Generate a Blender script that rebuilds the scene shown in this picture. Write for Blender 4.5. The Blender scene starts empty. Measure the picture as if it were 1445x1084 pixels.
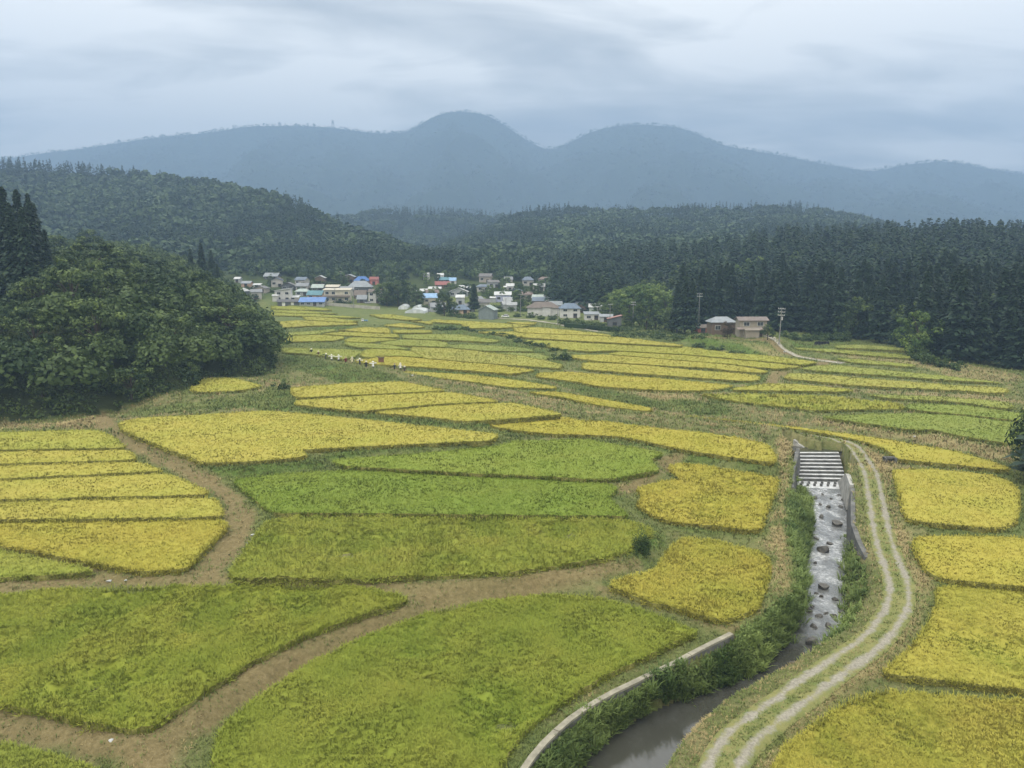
import bpy, math, random
import numpy as np
from mathutils import Vector
from mathutils.geometry import delaunay_2d_cdt

random.seed(7)
RNG = np.random.default_rng(7)
SC = bpy.context.scene
COL = SC.collection
R = math.radians

# ------------------------------------------------------------------ camera
CAM_H = 30.0          # the viaduct the picture was taken from
FPX = 1134.0          # focal length in photo pixels (photo 1445 x 1084)
PITCH = math.atan(177 / FPX)
cam_d = bpy.data.cameras.new("camera")
cam_d.sensor_width = 36.0
cam_d.lens = 36.0 * FPX / 1445
cam_d.clip_start = 0.5
cam_d.clip_end = 30000
cam = bpy.data.objects.new("camera", cam_d)
cam.location = (0, 0, CAM_H)
cam.rotation_euler = (math.pi / 2 - PITCH, 0, 0)
COL.objects.link(cam)
SC.camera = cam

# ------------------------------------------------------------------ light: overcast sky and a very soft sun
SUN_EL, SUN_AZ = R(58), R(215)
sun_d = bpy.data.lights.new("sun", 'SUN')
sun_d.energy = 1.5
sun_d.angle = R(25)
sun_d.color = (1.0, 0.95, 0.86)
sun = bpy.data.objects.new("sun", sun_d)
sun.rotation_euler = (math.pi / 2 - SUN_EL, 0, math.pi - SUN_AZ)
COL.objects.link(sun)

world = bpy.data.worlds.new("World")
SC.world = world
world.use_nodes = True
nt = world.node_tree
nt.nodes.clear()


def N(tree, kind, **kw):
    n = tree.nodes.new(kind)
    for k, v in kw.items():
        if k in n.inputs.keys():
            n.inputs[k].default_value = v
        else:
            setattr(n, k, v)
    return n


def math_node(tree, op, a, b=None, clamp=False):
    n = tree.nodes.new('ShaderNodeMath')
    n.operation = op
    n.use_clamp = clamp
    for i, s in enumerate((a, b)):
        if s is None:
            continue
        if isinstance(s, (int, float)):
            n.inputs[i].default_value = s
        else:
            tree.links.new(s, n.inputs[i])
    return n.outputs[0]


def mixc(tree, fac, a, b, blend='MIX'):
    n = tree.nodes.new('ShaderNodeMix')
    n.data_type = 'RGBA'
    n.blend_type = blend
    for sock, s in ((n.inputs[0], fac), (n.inputs[6], a), (n.inputs[7], b)):
        if isinstance(s, (int, float)):
            sock.default_value = s
        elif isinstance(s, (tuple, list)):
            sock.default_value = (*s[:3], 1)
        else:
            tree.links.new(s, sock)
    return n.outputs[2]


def ramp(tree, fac, stops, interp='LINEAR'):
    n = tree.nodes.new('ShaderNodeValToRGB')
    n.color_ramp.interpolation = interp
    e = n.color_ramp.elements
    while len(e) < len(stops):
        e.new(0.5)
    for el, (p, c) in zip(e, stops):
        el.position = p
        el.color = (*c, 1) if len(c) == 3 else c
    tree.links.new(fac, n.inputs[0])
    return n.outputs[0]


tc = N(nt, 'ShaderNodeTexCoord')
sep = N(nt, 'ShaderNodeSeparateXYZ')
nt.links.new(tc.outputs['Generated'], sep.inputs[0])
zc = math_node(nt, 'MAXIMUM', sep.outputs[2], 0.0)
den = math_node(nt, 'ADD', zc, 0.16)
cmb = N(nt, 'ShaderNodeCombineXYZ')
nt.links.new(math_node(nt, 'DIVIDE', sep.outputs[0], den), cmb.inputs[0])
nt.links.new(math_node(nt, 'DIVIDE', sep.outputs[1], den), cmb.inputs[1])


def sky_noise(scale, sx, sy, off, detail, rough, dist=0.0):
    m = N(nt, 'ShaderNodeMapping')
    m.inputs['Scale'].default_value = (sx, sy, 1)
    m.inputs['Location'].default_value = off
    nt.links.new(cmb.outputs[0], m.inputs[0])
    n = N(nt, 'ShaderNodeTexNoise')
    n.inputs['Scale'].default_value = scale
    n.inputs['Detail'].default_value = detail
    n.inputs['Roughness'].default_value = rough
    n.inputs['Distortion'].default_value = dist
    nt.links.new(m.outputs[0], n.inputs['Vector'])
    return n.outputs['Fac']


big = sky_noise(0.75, 0.9, 1.25, (3.1, 0.4, 0), 4, 0.5, 0.4)
fine = sky_noise(2.0, 0.8, 1.5, (1.7, 5.2, 0), 6, 0.55, 0.5)
cl = math_node(nt, 'ADD', math_node(nt, 'MULTIPLY', big, 0.68), math_node(nt, 'MULTIPLY', fine, 0.32))
cl = math_node(nt, 'ADD', cl, math_node(nt, 'MULTIPLY', zc, 0.22))
cloud = ramp(nt, cl, [(0.39, (0.52, 0.525, 0.52)), (0.46, (0.69, 0.68, 0.645)), (0.525, (0.96, 0.935, 0.87)), (0.59, (1.38, 1.33, 1.23))])
zen = math_node(nt, 'ADD', 1.0, math_node(nt, 'MULTIPLY', math_node(nt, 'MAXIMUM', math_node(nt, 'SUBTRACT', zc, 0.42), 0.0), 1.7))
cloud = mixc(nt, 1.0, cloud, zen, 'MULTIPLY')
sky = N(nt, 'ShaderNodeTexSky')
sky.sky_type = 'NISHITA'
sky.sun_disc = False
sky.sun_elevation = SUN_EL
sky.sun_rotation = SUN_AZ
bg1 = N(nt, 'ShaderNodeBackground')
bg1.inputs['Strength'].default_value = 0.07
nt.links.new(sky.outputs[0], bg1.inputs['Color'])
bg2 = N(nt, 'ShaderNodeBackground')
bg2.inputs['Strength'].default_value = 1.0
nt.links.new(cloud, bg2.inputs['Color'])
mx = N(nt, 'ShaderNodeMixShader')
mx.inputs[0].default_value = 0.95
nt.links.new(bg1.outputs[0], mx.inputs[1])
nt.links.new(bg2.outputs[0], mx.inputs[2])
wo = N(nt, 'ShaderNodeOutputWorld')
nt.links.new(mx.outputs[0], wo.inputs['Surface'])
world.cycles.sampling_method = 'MANUAL'
world.cycles.sample_map_resolution = 512

SC.view_settings.view_transform = 'Standard'
SC.view_settings.look = 'None'
SC.view_settings.exposure = 0.44
SC.view_settings.gamma = 1.0
SC.render.engine = 'CYCLES'
SC.cycles.use_denoising = True
SC.cycles.max_bounces = 6
SC.cycles.diffuse_bounces = 3
SC.cycles.glossy_bounces = 3
SC.cycles.transparent_max_bounces = 6
SC.cycles.volume_bounces = 1

# ------------------------------------------------------------------ projection helpers
SP, CP = math.sin(PITCH), math.cos(PITCH)


def ray(u, v):
    a, b = (u - 722.5) / FPX, (542 - v) / FPX
    return a, CP + b * SP, -SP + b * CP


def at_z(u, v, z):
    dx, dy, dz = ray(u, v)
    t = (z - CAM_H) / dz
    return dx * t, dy * t


def at_y(u, v, y):
    """point on the sight line of a photo pixel at forward distance y"""
    dx, dy, dz = ray(u, v)
    t = y / dy
    return dx * t, y, CAM_H + dz * t


def base_level(y):
    return 0.012 * max(0.0, y - 60)


def on_base(u, v, dz=0.0):
    z = 1.0
    for _ in range(12):
        x, y = at_z(u, v, z)
        z = base_level(min(max(y, 0), 600)) + dz
    return x, y


# ------------------------------------------------------------------ numpy noise
_T = RNG.random((256, 256))


def vnoise(x, y):
    xi, yi = np.floor(x).astype(int), np.floor(y).astype(int)
    fx, fy = x - xi, y - yi
    fx, fy = fx * fx * (3 - 2 * fx), fy * fy * (3 - 2 * fy)
    g = lambda a, b: _T[a & 255, b & 255]
    return (g(xi, yi) * (1 - fx) + g(xi + 1, yi) * fx) * (1 - fy) + (g(xi, yi + 1) * (1 - fx) + g(xi + 1, yi + 1) * fx) * fy


def fbm(x, y, octaves=4, gain=0.5):
    x, y = np.asarray(x, float), np.asarray(y, float)
    s, a, t = np.zeros(np.broadcast(x, y).shape), 1.0, 0.0
    for k in range(octaves):
        s = s + a * vnoise(x + 17.3 * k, y + 9.1 * k)
        t += a
        a *= gain
        x, y = x * 2.03, y * 2.03
    return s / t - 0.5


# ------------------------------------------------------------------ mesh helpers
def mesh_np(name, verts, faces, attrs=None, smooth=False):
    """verts (n,3); faces: list of integer arrays (m,k), any k"""
    me = bpy.data.meshes.new(name)
    verts = np.asarray(verts, np.float32)
    if not isinstance(faces, (list, tuple)):
        faces = [faces]
    faces = [np.asarray(f, np.int32) for f in faces if len(f)]
    loops = np.concatenate([f.ravel() for f in faces])
    sizes = np.concatenate([np.full(len(f), f.shape[1], np.int32) for f in faces])
    starts = np.concatenate([[0], np.cumsum(sizes)[:-1]]).astype(np.int32)
    me.vertices.add(len(verts))
    me.vertices.foreach_set("co", verts.ravel())
    me.loops.add(len(loops))
    me.loops.foreach_set("vertex_index", loops)
    me.polygons.add(len(sizes))
    me.polygons.foreach_set("loop_start", starts)
    me.update(calc_edges=True)
    if smooth:
        me.polygons.foreach_set("use_smooth", np.ones(len(sizes), bool))
    for k, a in (attrs or {}).items():
        a = np.asarray(a, np.float32)
        if a.ndim == 1:
            me.attributes.new(k, 'FLOAT', 'POINT').data.foreach_set("value", a)
        else:
            if a.shape[1] == 3:
                a = np.concatenate([a, np.ones((len(a), 1), np.float32)], 1)
            me.attributes.new(k, 'FLOAT_COLOR', 'POINT').data.foreach_set("color", a.ravel())
    return me


class MB:
    """collects boxes, prisms, tubes; build() links them as one mesh object"""

    def __init__(self):
        self.v, self.f = [], []

    def add(self, vs, fs):
        o = len(self.v)
        self.v += [tuple(p) for p in vs]
        self.f += [tuple(i + o for i in f) for f in fs]
        return self

    def box(self, x0, x1, y0, y1, z0, z1):
        return self.add([(x0, y0, z0), (x1, y0, z0), (x1, y1, z0), (x0, y1, z0), (x0, y0, z1), (x1, y0, z1), (x1, y1, z1), (x0, y1, z1)],
                        [(0, 3, 2, 1), (4, 5, 6, 7), (0, 1, 5, 4), (1, 2, 6, 5), (2, 3, 7, 6), (3, 0, 4, 7)])

    def hexa(self, bot, top):
        return self.add(list(bot) + list(top), [(0, 3, 2, 1), (4, 5, 6, 7), (0, 1, 5, 4), (1, 2, 6, 5), (2, 3, 7, 6), (3, 0, 4, 7)])

    def tube(self, pts, radii, n=8, caps=True):
        rings = []
        for i, (p, r) in enumerate(zip(pts, radii)):
            p = Vector(p)
            d = Vector(pts[min(i + 1, len(pts) - 1)]) - Vector(pts[max(i - 1, 0)])
            d.normalize()
            a = d.orthogonal().normalized()
            if abs(d.z) > 0.9:
                a = (Vector((1, 0, 0)) - d * d.x).normalized()
            b = d.cross(a)
            rings.append([p + a * (r * math.cos(2 * math.pi * k / n)) + b * (r * math.sin(2 * math.pi * k / n)) for k in range(n)])
        o = len(self.v)
        for rg in rings:
            self.v += [tuple(q) for q in rg]
        for i in range(len(rings) - 1):
            for k in range(n):
                a0, a1 = o + i * n + k, o + i * n + (k + 1) % n
                self.f.append((a0, a1, a1 + n, a0 + n))
        if caps:
            self.f.append(tuple(o + k for k in reversed(range(n))))
            self.f.append(tuple(o + (len(rings) - 1) * n + k for k in range(n)))
        return self

    def mesh(self, name):
        me = bpy.data.meshes.new(name)
        me.from_pydata(self.v, [], self.f)
        me.update()
        return me

    def build(self, name, mat, parent=None, loc=None):
        return link(name, self.mesh(name), mat, parent, loc)


def link(name, me, mat, parent=None, loc=None):
    if mat is not None and len(me.materials) == 0:
        me.materials.append(mat)
    o = bpy.data.objects.new(name, me)
    COL.objects.link(o)
    if parent is not None:
        o.parent = parent
    if loc is not None:
        o.location = loc
    return o


def tag(o, label=None, cat=None, group=None, kind=None):
    for k, v in (("label", label), ("category", cat), ("group", group), ("kind", kind)):
        if v:
            o[k] = v
    return o


def empty(name, loc, rz=0.0, label=None, cat=None, group=None):
    o = bpy.data.objects.new(name, None)
    o.empty_display_size = 0.3
    COL.objects.link(o)
    o.location = loc
    o.rotation_euler = (0, 0, rz)
    return tag(o, label, cat, group)


# ------------------------------------------------------------------ materials
def new_mat(name, rough=0.85, spec=0.25):
    m = bpy.data.materials.new(name)
    m.use_nodes = True
    t = m.node_tree
    b = t.nodes['Principled BSDF']
    b.inputs['Roughness'].default_value = rough
    b.inputs['Specular IOR Level'].default_value = spec
    return m, t, b


def noise(t, scale, detail=4, rough=0.55, coord='Object', sx=(1, 1, 1)):
    tcn = t.nodes.new('ShaderNodeTexCoord')
    mp = t.nodes.new('ShaderNodeMapping')
    mp.inputs['Scale'].default_value = sx
    t.links.new(tcn.outputs[coord], mp.inputs[0])
    n = t.nodes.new('ShaderNodeTexNoise')
    n.inputs['Scale'].default_value = scale
    n.inputs['Detail'].default_value = detail
    n.inputs['Roughness'].default_value = rough
    t.links.new(mp.outputs[0], n.inputs['Vector'])
    return n.outputs['Fac']


def bump(t, b, h, strength=0.4, dist=0.1):
    n = t.nodes.new('ShaderNodeBump')
    n.inputs['Strength'].default_value = strength
    n.inputs['Distance'].default_value = dist
    t.links.new(h, n.inputs['Height'])
    t.links.new(n.outputs[0], b.inputs['Normal'])


def paint(name, c, var=0.25, scale=1.2, rough=0.8, spec=0.2, bumpy=0.0):
    m, t, b = new_mat(name, rough, spec)
    n = noise(t, scale, 5, 0.6)
    lo = tuple(x * (1 - var) for x in c)
    hi = tuple(min(1, x * (1 + var)) for x in c)
    t.links.new(ramp(t, n, [(0.3, lo), (0.7, hi)]), b.inputs['Base Color'])
    if bumpy:
        bump(t, b, n, bumpy, 0.05)
    return m


_pc = {}


def flat(c, rough=0.75, spec=0.25, var=0.14):
    k = (tuple(round(x, 3) for x in c), rough)
    if k not in _pc:
        _pc[k] = paint("paint", c, var, 0.9, rough, spec)
    return _pc[k]


def attr(t, name, out='Fac'):
    n = t.nodes.new('ShaderNodeAttribute')
    n.attribute_name = name
    return n.outputs[out]


def lift_normal(t, f):
    """thin blades are shaded as the soft upward-facing mass they form"""
    g = t.nodes.new('ShaderNodeNewGeometry')
    m1 = t.nodes.new('ShaderNodeVectorMath')
    m1.operation = 'SCALE'
    m1.inputs['Scale'].default_value = 1 - f
    t.links.new(g.outputs['Normal'], m1.inputs[0])
    m2 = t.nodes.new('ShaderNodeVectorMath')
    m2.operation = 'ADD'
    t.links.new(m1.outputs[0], m2.inputs[0])
    m2.inputs[1].default_value = (0, 0, f)
    m3 = t.nodes.new('ShaderNodeVectorMath')
    m3.operation = 'NORMALIZE'
    t.links.new(m2.outputs[0], m3.inputs[0])
    return m3.outputs[0]


def leaf_mat(name, dark, light, rnd=0.35, transl=0.25, lift=0.0):
    """foliage: colour runs with the leaf's own tint and a per-plant random"""
    m, t, b = new_mat(name, 0.6, 0.2)
    oi = t.nodes.new('ShaderNodeObjectInfo')
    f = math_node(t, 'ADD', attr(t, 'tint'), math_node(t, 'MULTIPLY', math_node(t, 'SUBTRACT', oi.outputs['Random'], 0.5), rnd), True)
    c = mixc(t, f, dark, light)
    t.links.new(c, b.inputs['Base Color'])
    if lift:
        t.links.new(lift_normal(t, lift), b.inputs['Normal'])
    if transl > 0:
        tr = t.nodes.new('ShaderNodeBsdfTranslucent')
        t.links.new(c, tr.inputs[0])
        ms = t.nodes.new('ShaderNodeMixShader')
        ms.inputs[0].default_value = transl
        t.links.new(b.outputs[0], ms.inputs[1])
        t.links.new(tr.outputs[0], ms.inputs[2])
        t.links.new(ms.outputs[0], t.nodes['Material Output'].inputs['Surface'])
    return m
# ------------------------------------------------------------------ rice paddies, outlines as sight lines (photo pixels) brought down to each terrace
# (label, colour, step above the base level, lodging, outline)
GOLD, YEL, LIME, GRN, OLIVE, PALE = (0.395, 0.335, 0.056), (0.405, 0.352, 0.068), (0.305, 0.312, 0.055), (0.188, 0.238, 0.034), (0.268, 0.282, 0.040), (0.285, 0.295, 0.082)


def mixt(a, b, f):
    return tuple(x * (1 - f) + y * f for x, y in zip(a, b))


FIELDS = [
 # the comb of strips beside the bending dirt track
 ("topmost yellow-green strip of the comb of paddies beside the bending dirt track", mixt(YEL, LIME, .5), 1.9, .1, [(-60,609),(0,608),(137,605),(162,617),(178,630),(0,632),(-60,633)]),
 ("second yellow strip from the top in the comb beside the dirt track", YEL, 1.75, .1, [(-60,636),(0,635),(178,632),(194,646),(0,652),(-60,654)]),
 ("third yellow strip from the top in the comb beside the dirt track", YEL, 1.6, .1, [(-60,657),(0,656),(193,649),(231,662),(0,673),(-60,675)]),
 ("fourth yellow strip from the top in the comb, widest where the track bends", YEL, 1.45, .12, [(-60,679),(0,676),(235,666),(292,690),(292,695),(0,702),(-60,703)]),
 ("fifth narrow yellow strip of the comb, just above its deep bottom paddy", YEL, 1.3, .1, [(-60,708),(0,707),(300,699),(312,713),(313,726),(0,730),(-60,731)]),
 ("deep yellow bottom paddy of the comb with a slanting lower edge", GOLD, 1.1, .25, [(-60,736),(0,735),(316,731),(319,741),(280,778),(262,799),(215,802),(175,798),(0,764),(-60,754)]),
 ("small lime wedge of rice under the slanting edge of the comb", LIME, .9, .3, [(-60,762),(0,774),(125,799),(126,803),(0,810),(-60,813)]),
 # foreground
 ("large lumpy lime-green paddy with a dark patch, above the forked brown bund", OLIVE, .7, .8, [(-120,842),(0,836),(65,829),(225,825),(350,823),(500,824),(568,836),(573,842),(450,880),(350,929),(280,973),(235,1004),(215,1017),(185,1022),(150,1017),(100,1006),(0,984),(-120,962)]),
 ("bright green corner of rice at the very bottom of the picture", mixt(LIME, GRN, .4), 0.0, .5, [(-120,1030),(0,1043),(75,1060),(145,1084),(160,1130),(-120,1130)]),
 ("biggest green paddy with a rounded end, between brown bund and concrete-capped wall", mixt(OLIVE, GRN, .3), -.3, .55, [(302,1125),(304,1042),(322,1012),(362,981),(427,936),(502,899),(602,861),(723,838),(823,835),(898,853),(980,886),(980,890),(873,935),(813,970),(763,1004),(723,1040),(700,1080),(680,1125)]),
 ("wind-flattened lime paddy with a dark bush at its pointed end", mixt(LIME, OLIVE, .5), 1.1, 1.0, [(326,804),(334,790),(380,729),(500,728),(723,729),(888,732),(919,742),(915,750),(893,762),(886,772),(823,788),(723,802),(500,812),(332,811)]),
 ("deep green even paddy just above the wind-flattened lime one", GRN, 1.25, .2, [(327,674),(400,666),(500,661),(723,672),(858,680),(871,687),(858,698),(866,708),(884,722),(884,725),(723,723),(500,721),(382,720),(357,699)]),
 ("deep green paddy with a stepped end against the winding brown bund", mixt(GRN, LIME, .2), 1.5, .25, [(467,647),(600,637),(702,628),(727,620),(823,618),(933,636),(933,639),(916,646),(928,659),(926,662),(858,674),(723,668),(600,662),(482,655)]),
 ("large flat yellow paddy with a notch, ringed by a green bank", YEL, 2.3, .1, [(168,594),(200,588),(380,578),(500,589),(700,610),(701,614),(694,619),(550,626),(422,632),(434,642),(360,648),(290,651),(222,625),(172,604)]),
 ("long golden paddy tapering to a rounded end beside the straw path", GOLD, 1.7, .15, [(686,597),(720,592),(795,586),(819,592),(845,592),(915,601),(1020,612),(1081,624),(1093,639),(1093,651),(1020,641),(962,632),(904,619),(868,613),(774,610),(736,606),(703,601)]),
 ("golden paddy with crushed spots and a wavy bank, beside the straw path", GOLD, .7, .3, [(945,653),(973,652),(1033,661),(1099,672),(1088,702),(1076,730),(1071,746),(1003,738),(943,732),(898,710),(908,697),(898,686),(938,676),(963,673),(950,663)]),
 ("golden fan-shaped paddy below the dark bush, beside the straw path", mixt(GOLD, LIME, .2), .2, .45, [(963,756),(1003,758),(1081,778),(1088,802),(1078,832),(1066,855),(1023,870),(1003,868),(923,844),(862,823),(868,815),(923,803),(933,788),(943,773)]),
 # beyond the two-rut track
 ("yellow paddy with rounded corners across the two-rut track from the stepped weir", mixt(YEL, GOLD, .5), .9, .15, [(1260,660),(1323,660),(1413,670),(1436,687),(1438,712),(1431,736),(1406,743),(1280,731),(1272,702),(1265,674)]),
 ("yellow paddy cut by the frame, second along the two-rut track", GOLD, .6, .1, [(1290,754),(1373,753),(1460,757),(1560,762),(1560,840),(1480,828),(1325,812),(1307,799),(1292,773)]),
 ("broad yellow paddy cut by the frame, third along the two-rut track", mixt(GOLD, LIME, .25), .3, .3, [(1322,823),(1445,829),(1560,834),(1560,985),(1500,974),(1323,953),(1247,944),(1256,936),(1285,912),(1315,872),(1325,843)]),
 ("yellow paddy with crushed dark spots at the bottom, inside the track's last bend", mixt(GOLD, LIME, .25), 0.0, .5, [(1240,969),(1323,975),(1500,986),(1560,990),(1560,1140),(1080,1140),(1093,1084),(1106,1052),(1146,1020),(1190,988)]),
 ("long curving yellow strip on the far side of the two-rut track", GOLD, .5, .1, [(962,585),(1098,598),(1216,613),(1288,624),(1360,638),(1400,649),(1424,658),(1418,661),(1336,652),(1269,646),(1262,640),(1249,631),(1216,620),(1150,607),(1098,600.5),(1046,593)]),
 ("wide flat green paddy beneath a pale bank, ending at the dark edge tree", mixt(GRN, PALE, .45), 1.0, .1, [(1156,586),(1274,581),(1355,585),(1428,594),(1470,600),(1470,632),(1425,624),(1360,614),(1317,604),(1288,605)]),
 ("smaller green paddy behind a curved brown bund, by the dark edge tree", mixt(GRN, PALE, .4), 1.0, .1, [(1279,571),(1286,568),(1355,570),(1404,576),(1428,580),(1470,585),(1470,596),(1429,591),(1371,584),(1321,580),(1281,575)]),
 ("large mottled lime paddy speckled with crushed spots, below a brown bund", mixt(LIME, YEL, .5), .8, .6, [(988,555),(1020,556),(1050,555),(1100,556),(1166,558),(1216,563),(1271,568),(1274,573),(1271,575),(1233,576),(1183,577),(1153,577),(1116,573),(1083,569),(1050,566),(1012,560)]),
 ("thin pale green band of rice above the curved brown bund", mixt(PALE, LIME, .4), .9, .2, [(1220,555),(1271,557),(1321,558),(1401,564),(1426,568),(1429,572),(1422,575),(1396,572),(1355,565),(1288,562),(1250,559)]),
 ("short yellow paddy with a curved top at the foot of the dirt ramp", mixt(YEL, LIME, .4), .6, .1, [(1033,547),(1050,544.5),(1083,540.5),(1116,540.5),(1166,544.5),(1207,549.3),(1183,550.5),(1116,549),(1050,548),(1036,548)]),
 ("long straw-yellow strip running from the dirt ramp to the brown forest edge", mixt(YEL, PALE, .35), .5, .1, [(1107,532),(1114,526),(1166,528),(1205,532),(1338,542),(1404,545.5),(1420,547),(1424,552),(1396,552.5),(1338,547.5),(1255,544),(1205,541.5),(1140,534.5)]),
 ("olive-yellow strip directly below the pale farm lane and the brown forest edge", mixt(LIME, PALE, .5), .6, .1, [(1130,518.5),(1150,515),(1183,514.5),(1210,518),(1271,523.5),(1354,532),(1417,539),(1338,533.5),(1271,528.5),(1205,524),(1150,520)]),
 ("thin light green strip between the black heap and the lower grey bank", mixt(PALE, LIME, .5), 1.0, .1, [(1118,489),(1183,493),(1255,498),(1303,502),(1299,504.5),(1255,501),(1205,497),(1135,491)]),
 ("faint pale strip of rice along the foot of the dark cedars", mixt(PALE, LIME, .3), 1.2, .1, [(1178,486),(1216,486),(1290,491.5),(1290,493.5),(1216,489),(1180,488)]),
 ("thin lime strip squeezed between two grey banks under the cedars", mixt(PALE, LIME, .6), .8, .1, [(1180,504.2),(1216,506.7),(1255,510.2),(1291,513.2),(1288,515),(1205,509)]),
 # terraces in the middle, beyond the mid-valley hedge
 ("broad golden leaf-shaped paddy nearest the green ditch in the middle of the valley", GOLD, .3, .1, [(757,527),(766,524.7),(800,524),(830,526),(913,531.7),(996,539),(1034,542),(1027,545),(1004,548.5),(979,549),(921,548),(840,542),(816,536.5),(783,532),(759,529)]),
 ("golden strip on a weedy green bank, second above the leaf-shaped paddy's far edge", YEL, .5, .1, [(822,512),(830,511.2),(896,513.2),(979,521.7),(1050,526.7),(1072,529.3),(1069,534),(1050,535.2),(963,528.7),(896,524.2),(830,518.7),(822,517)]),
 ("thin golden strip starting right beside the round bush of the hedge", YEL, .6, .1, [(807,499.2),(830,500.2),(852,499.7),(896,503.2),(963,508.2),(1029,514.2),(1050,516.7),(1085,522),(1075,523.2),(1050,521.8),(996,516.3),(930,512.8),(840,506.8),(810,502.3)]),
 ("slim yellow wedge starting between two terraces well away from the hedge", mixt(YEL, LIME, .3), .7, .1, [(857,498),(880,495.4),(963,499.4),(1050,508),(1083,511),(1133,515.7),(1096,518),(1050,513.3),(1029,510.8),(963,505.8)]),
 ("long lime-yellow terrace reaching from the hedge to the pale farm lane", mixt(YEL, LIME, .5), .8, .1, [(735,478.2),(793,480.7),(840,483.2),(968,488.8),(1044,498.8),(1070,499.8),(1116,505.2),(1153,509),(1136,512.3),(1116,510.3),(1070,506.5),(963,497),(867,492),(830,493.3),(794,490.3),(760,484.5)]),
 ("long yellow terrace bordered by the hedge at its narrow end, under the weedy bank", YEL, .9, .1, [(673,466.7),(723,467.7),(766,470.7),(840,473.2),(872,475.2),(896,477.7),(961,486),(963,487),(830,479.3),(766,475.3),(725,472.3),(700,469.2)]),
 ("farthest long yellow terrace in front of the dark clipped hedge of the farmhouses", YEL, .9, .1, [(725,461.3),(758,461.7),(800,465.2),(840,469.2),(860,471.6),(861,472.4),(766,468.2),(733,466.8),(727,464.8)]),
 ("yellow terrace in front of the grey barn and the white parked car", mixt(YEL, LIME, .25), .7, .1, [(612,450.3),(658,452.7),(749,457.6),(738,458.6),(708,460.4),(656,460.8),(652,454.8),(604,452.7)]),
 ("sliver of yellow rice under the lane with the white parked car", YEL, .8, .1, [(714,453),(757,453.7),(753,455.5),(729,454.6)]),
 # scarecrow side
 ("long golden band behind the row of scarecrows, holding the brown notice board", GOLD, .5, .1, [(502,505.2),(524,505.7),(533,501.2),(569,502.4),(600,505.9),(683,512.3),(756,520.7),(725,524.8),(666,520.5),(600,515.5),(536,512),(504,508.8)]),
 ("yellow strip in front of the weedy bank at the end of the scarecrow row", mixt(YEL, GOLD, .5), .4, .1, [(570,522.4),(600,524.3),(666,528.2),(733,536.2),(784,544.6),(784,546),(720,544.3),(666,536.3),(600,528),(572,525.2)]),
 ("short golden tongue of rice in the middle, between grass bank and green ditch", GOLD, .6, .1, [(743,552.3),(786,551.3),(845,561.3),(915,573.2),(920,577),(911,578.3),(845,570.6),(793,558.6)]),
 ("olive paddy directly behind the first white-hatted scarecrows, by the wooded hill", mixt(LIME, PALE, .45), .4, .2, [(398,489.5),(453,491.7),(500,493.2),(513,494.2),(499,501),(483,504.3),(463,500.3),(436,496.8),(400,495)]),
 ("lime paddy beside the dark diagonal ditch behind the scarecrows", mixt(LIME, YEL, .4), .5, .1, [(514,493.2),(536,490.8),(566,493.2),(581,495.7),(599,502.4),(569,500),(536,499),(524,502),(508,500.6)]),
 ("long olive-yellow terrace running to the round end bush of the hedge", mixt(YEL, PALE, .4), .5, .2, [(584,488.2),(600,489.2),(641,490.7),(686,496.7),(738,501.7),(764,507),(794,512.8),(790,517.3),(750,514.3),(683,509.8),(600,503),(579,492.5)]),
 ("grey-green unripe paddy with a point, under the hedge", mixt(GRN, PALE, .75), .5, .1, [(633,485.2),(666,485.7),(725,489.2),(749,492.2),(755,494.5),(680,492.2),(635,487.6)]),
 ("short grey-green paddy tucked under the far end of the hedge", mixt(GRN, PALE, .8), .5, .1, [(690,496.2),(758,497.7),(777,503),(764,505.6),(740,499.8)]),
 ("lime terrace below the brown spit of soil near the hedge mound", mixt(LIME, PALE, .4), .5, .1, [(538,481.3),(569,478.7),(609,479.7),(631,482.2),(630,487.4),(600,486),(540,483.9)]),
 ("green-yellow terrace at the foot of the grassy mound by the hedge", mixt(LIME, PALE, .5), .6, .1, [(570,471.7),(612,471.2),(650,471.7),(708,479.6),(693,480.5),(650,478),(600,476.5),(568,475.2)]),
 ("thin yellow terrace just before the grassy mound, right of a short ditch", mixt(YEL, LIME, .4), .6, .1, [(555,464.2),(608,465.7),(609,467.9),(556,467.3)]),
 ("pale green sliver of terrace below a bent bund, middle of the far fields", mixt(LIME, PALE, .4), .5, .1, [(487,481.7),(520,484.2),(553,486.7),(577,491.2),(553,489.8),(503,487.2),(487,483.4)]),
 ("lime strip with a pointed end at the reddish soil patch", mixt(LIME, YEL, .4), .5, .1, [(487,478.2),(497,475.4),(536,476.4),(563,477.7),(536,478.7),(519,481.2),(488,479.4)]),
 ("slender yellow strip beginning in the olive terraces above the reddish soil patch", mixt(YEL, LIME, .4), .5, .1, [(453,470.2),(480,467.7),(520,469.2),(560,471.2),(563,474.2),(528,473.2),(487,470.8)]),
 ("yellow oval terrace with a notch beside a short cross ditch", YEL, .6, .1, [(477,465),(511,461.7),(546,462.2),(550,465.2),(550,467.7),(520,466.8),(480,464.3)]),
 ("lime-yellow terrace ending at the reddish soil patch, by the wooded hill", mixt(LIME, YEL, .5), .5, .1, [(390,474.3),(445,471.7),(484,474.2),(485,476.2),(470,478.2),(428,479.2),(390,480.8)]),
 ("pale lime terrace under the dark weedy bank, against the wooded hill", mixt(LIME, PALE, .5), .5, .1, [(388,470.5),(436,467.2),(470,464.2),(475,464.8),(448,469),(388,471.8)]),
 ("bright yellow terrace above the dark weedy bank, against the wooded hill", mixt(YEL, LIME, .2), .6, .1, [(382,453.5),(420,451.8),(470,453.2),(502,455.2),(505,456.3),(470,456.7),(436,457.5),(411,459),(384,460.5)]),
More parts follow.
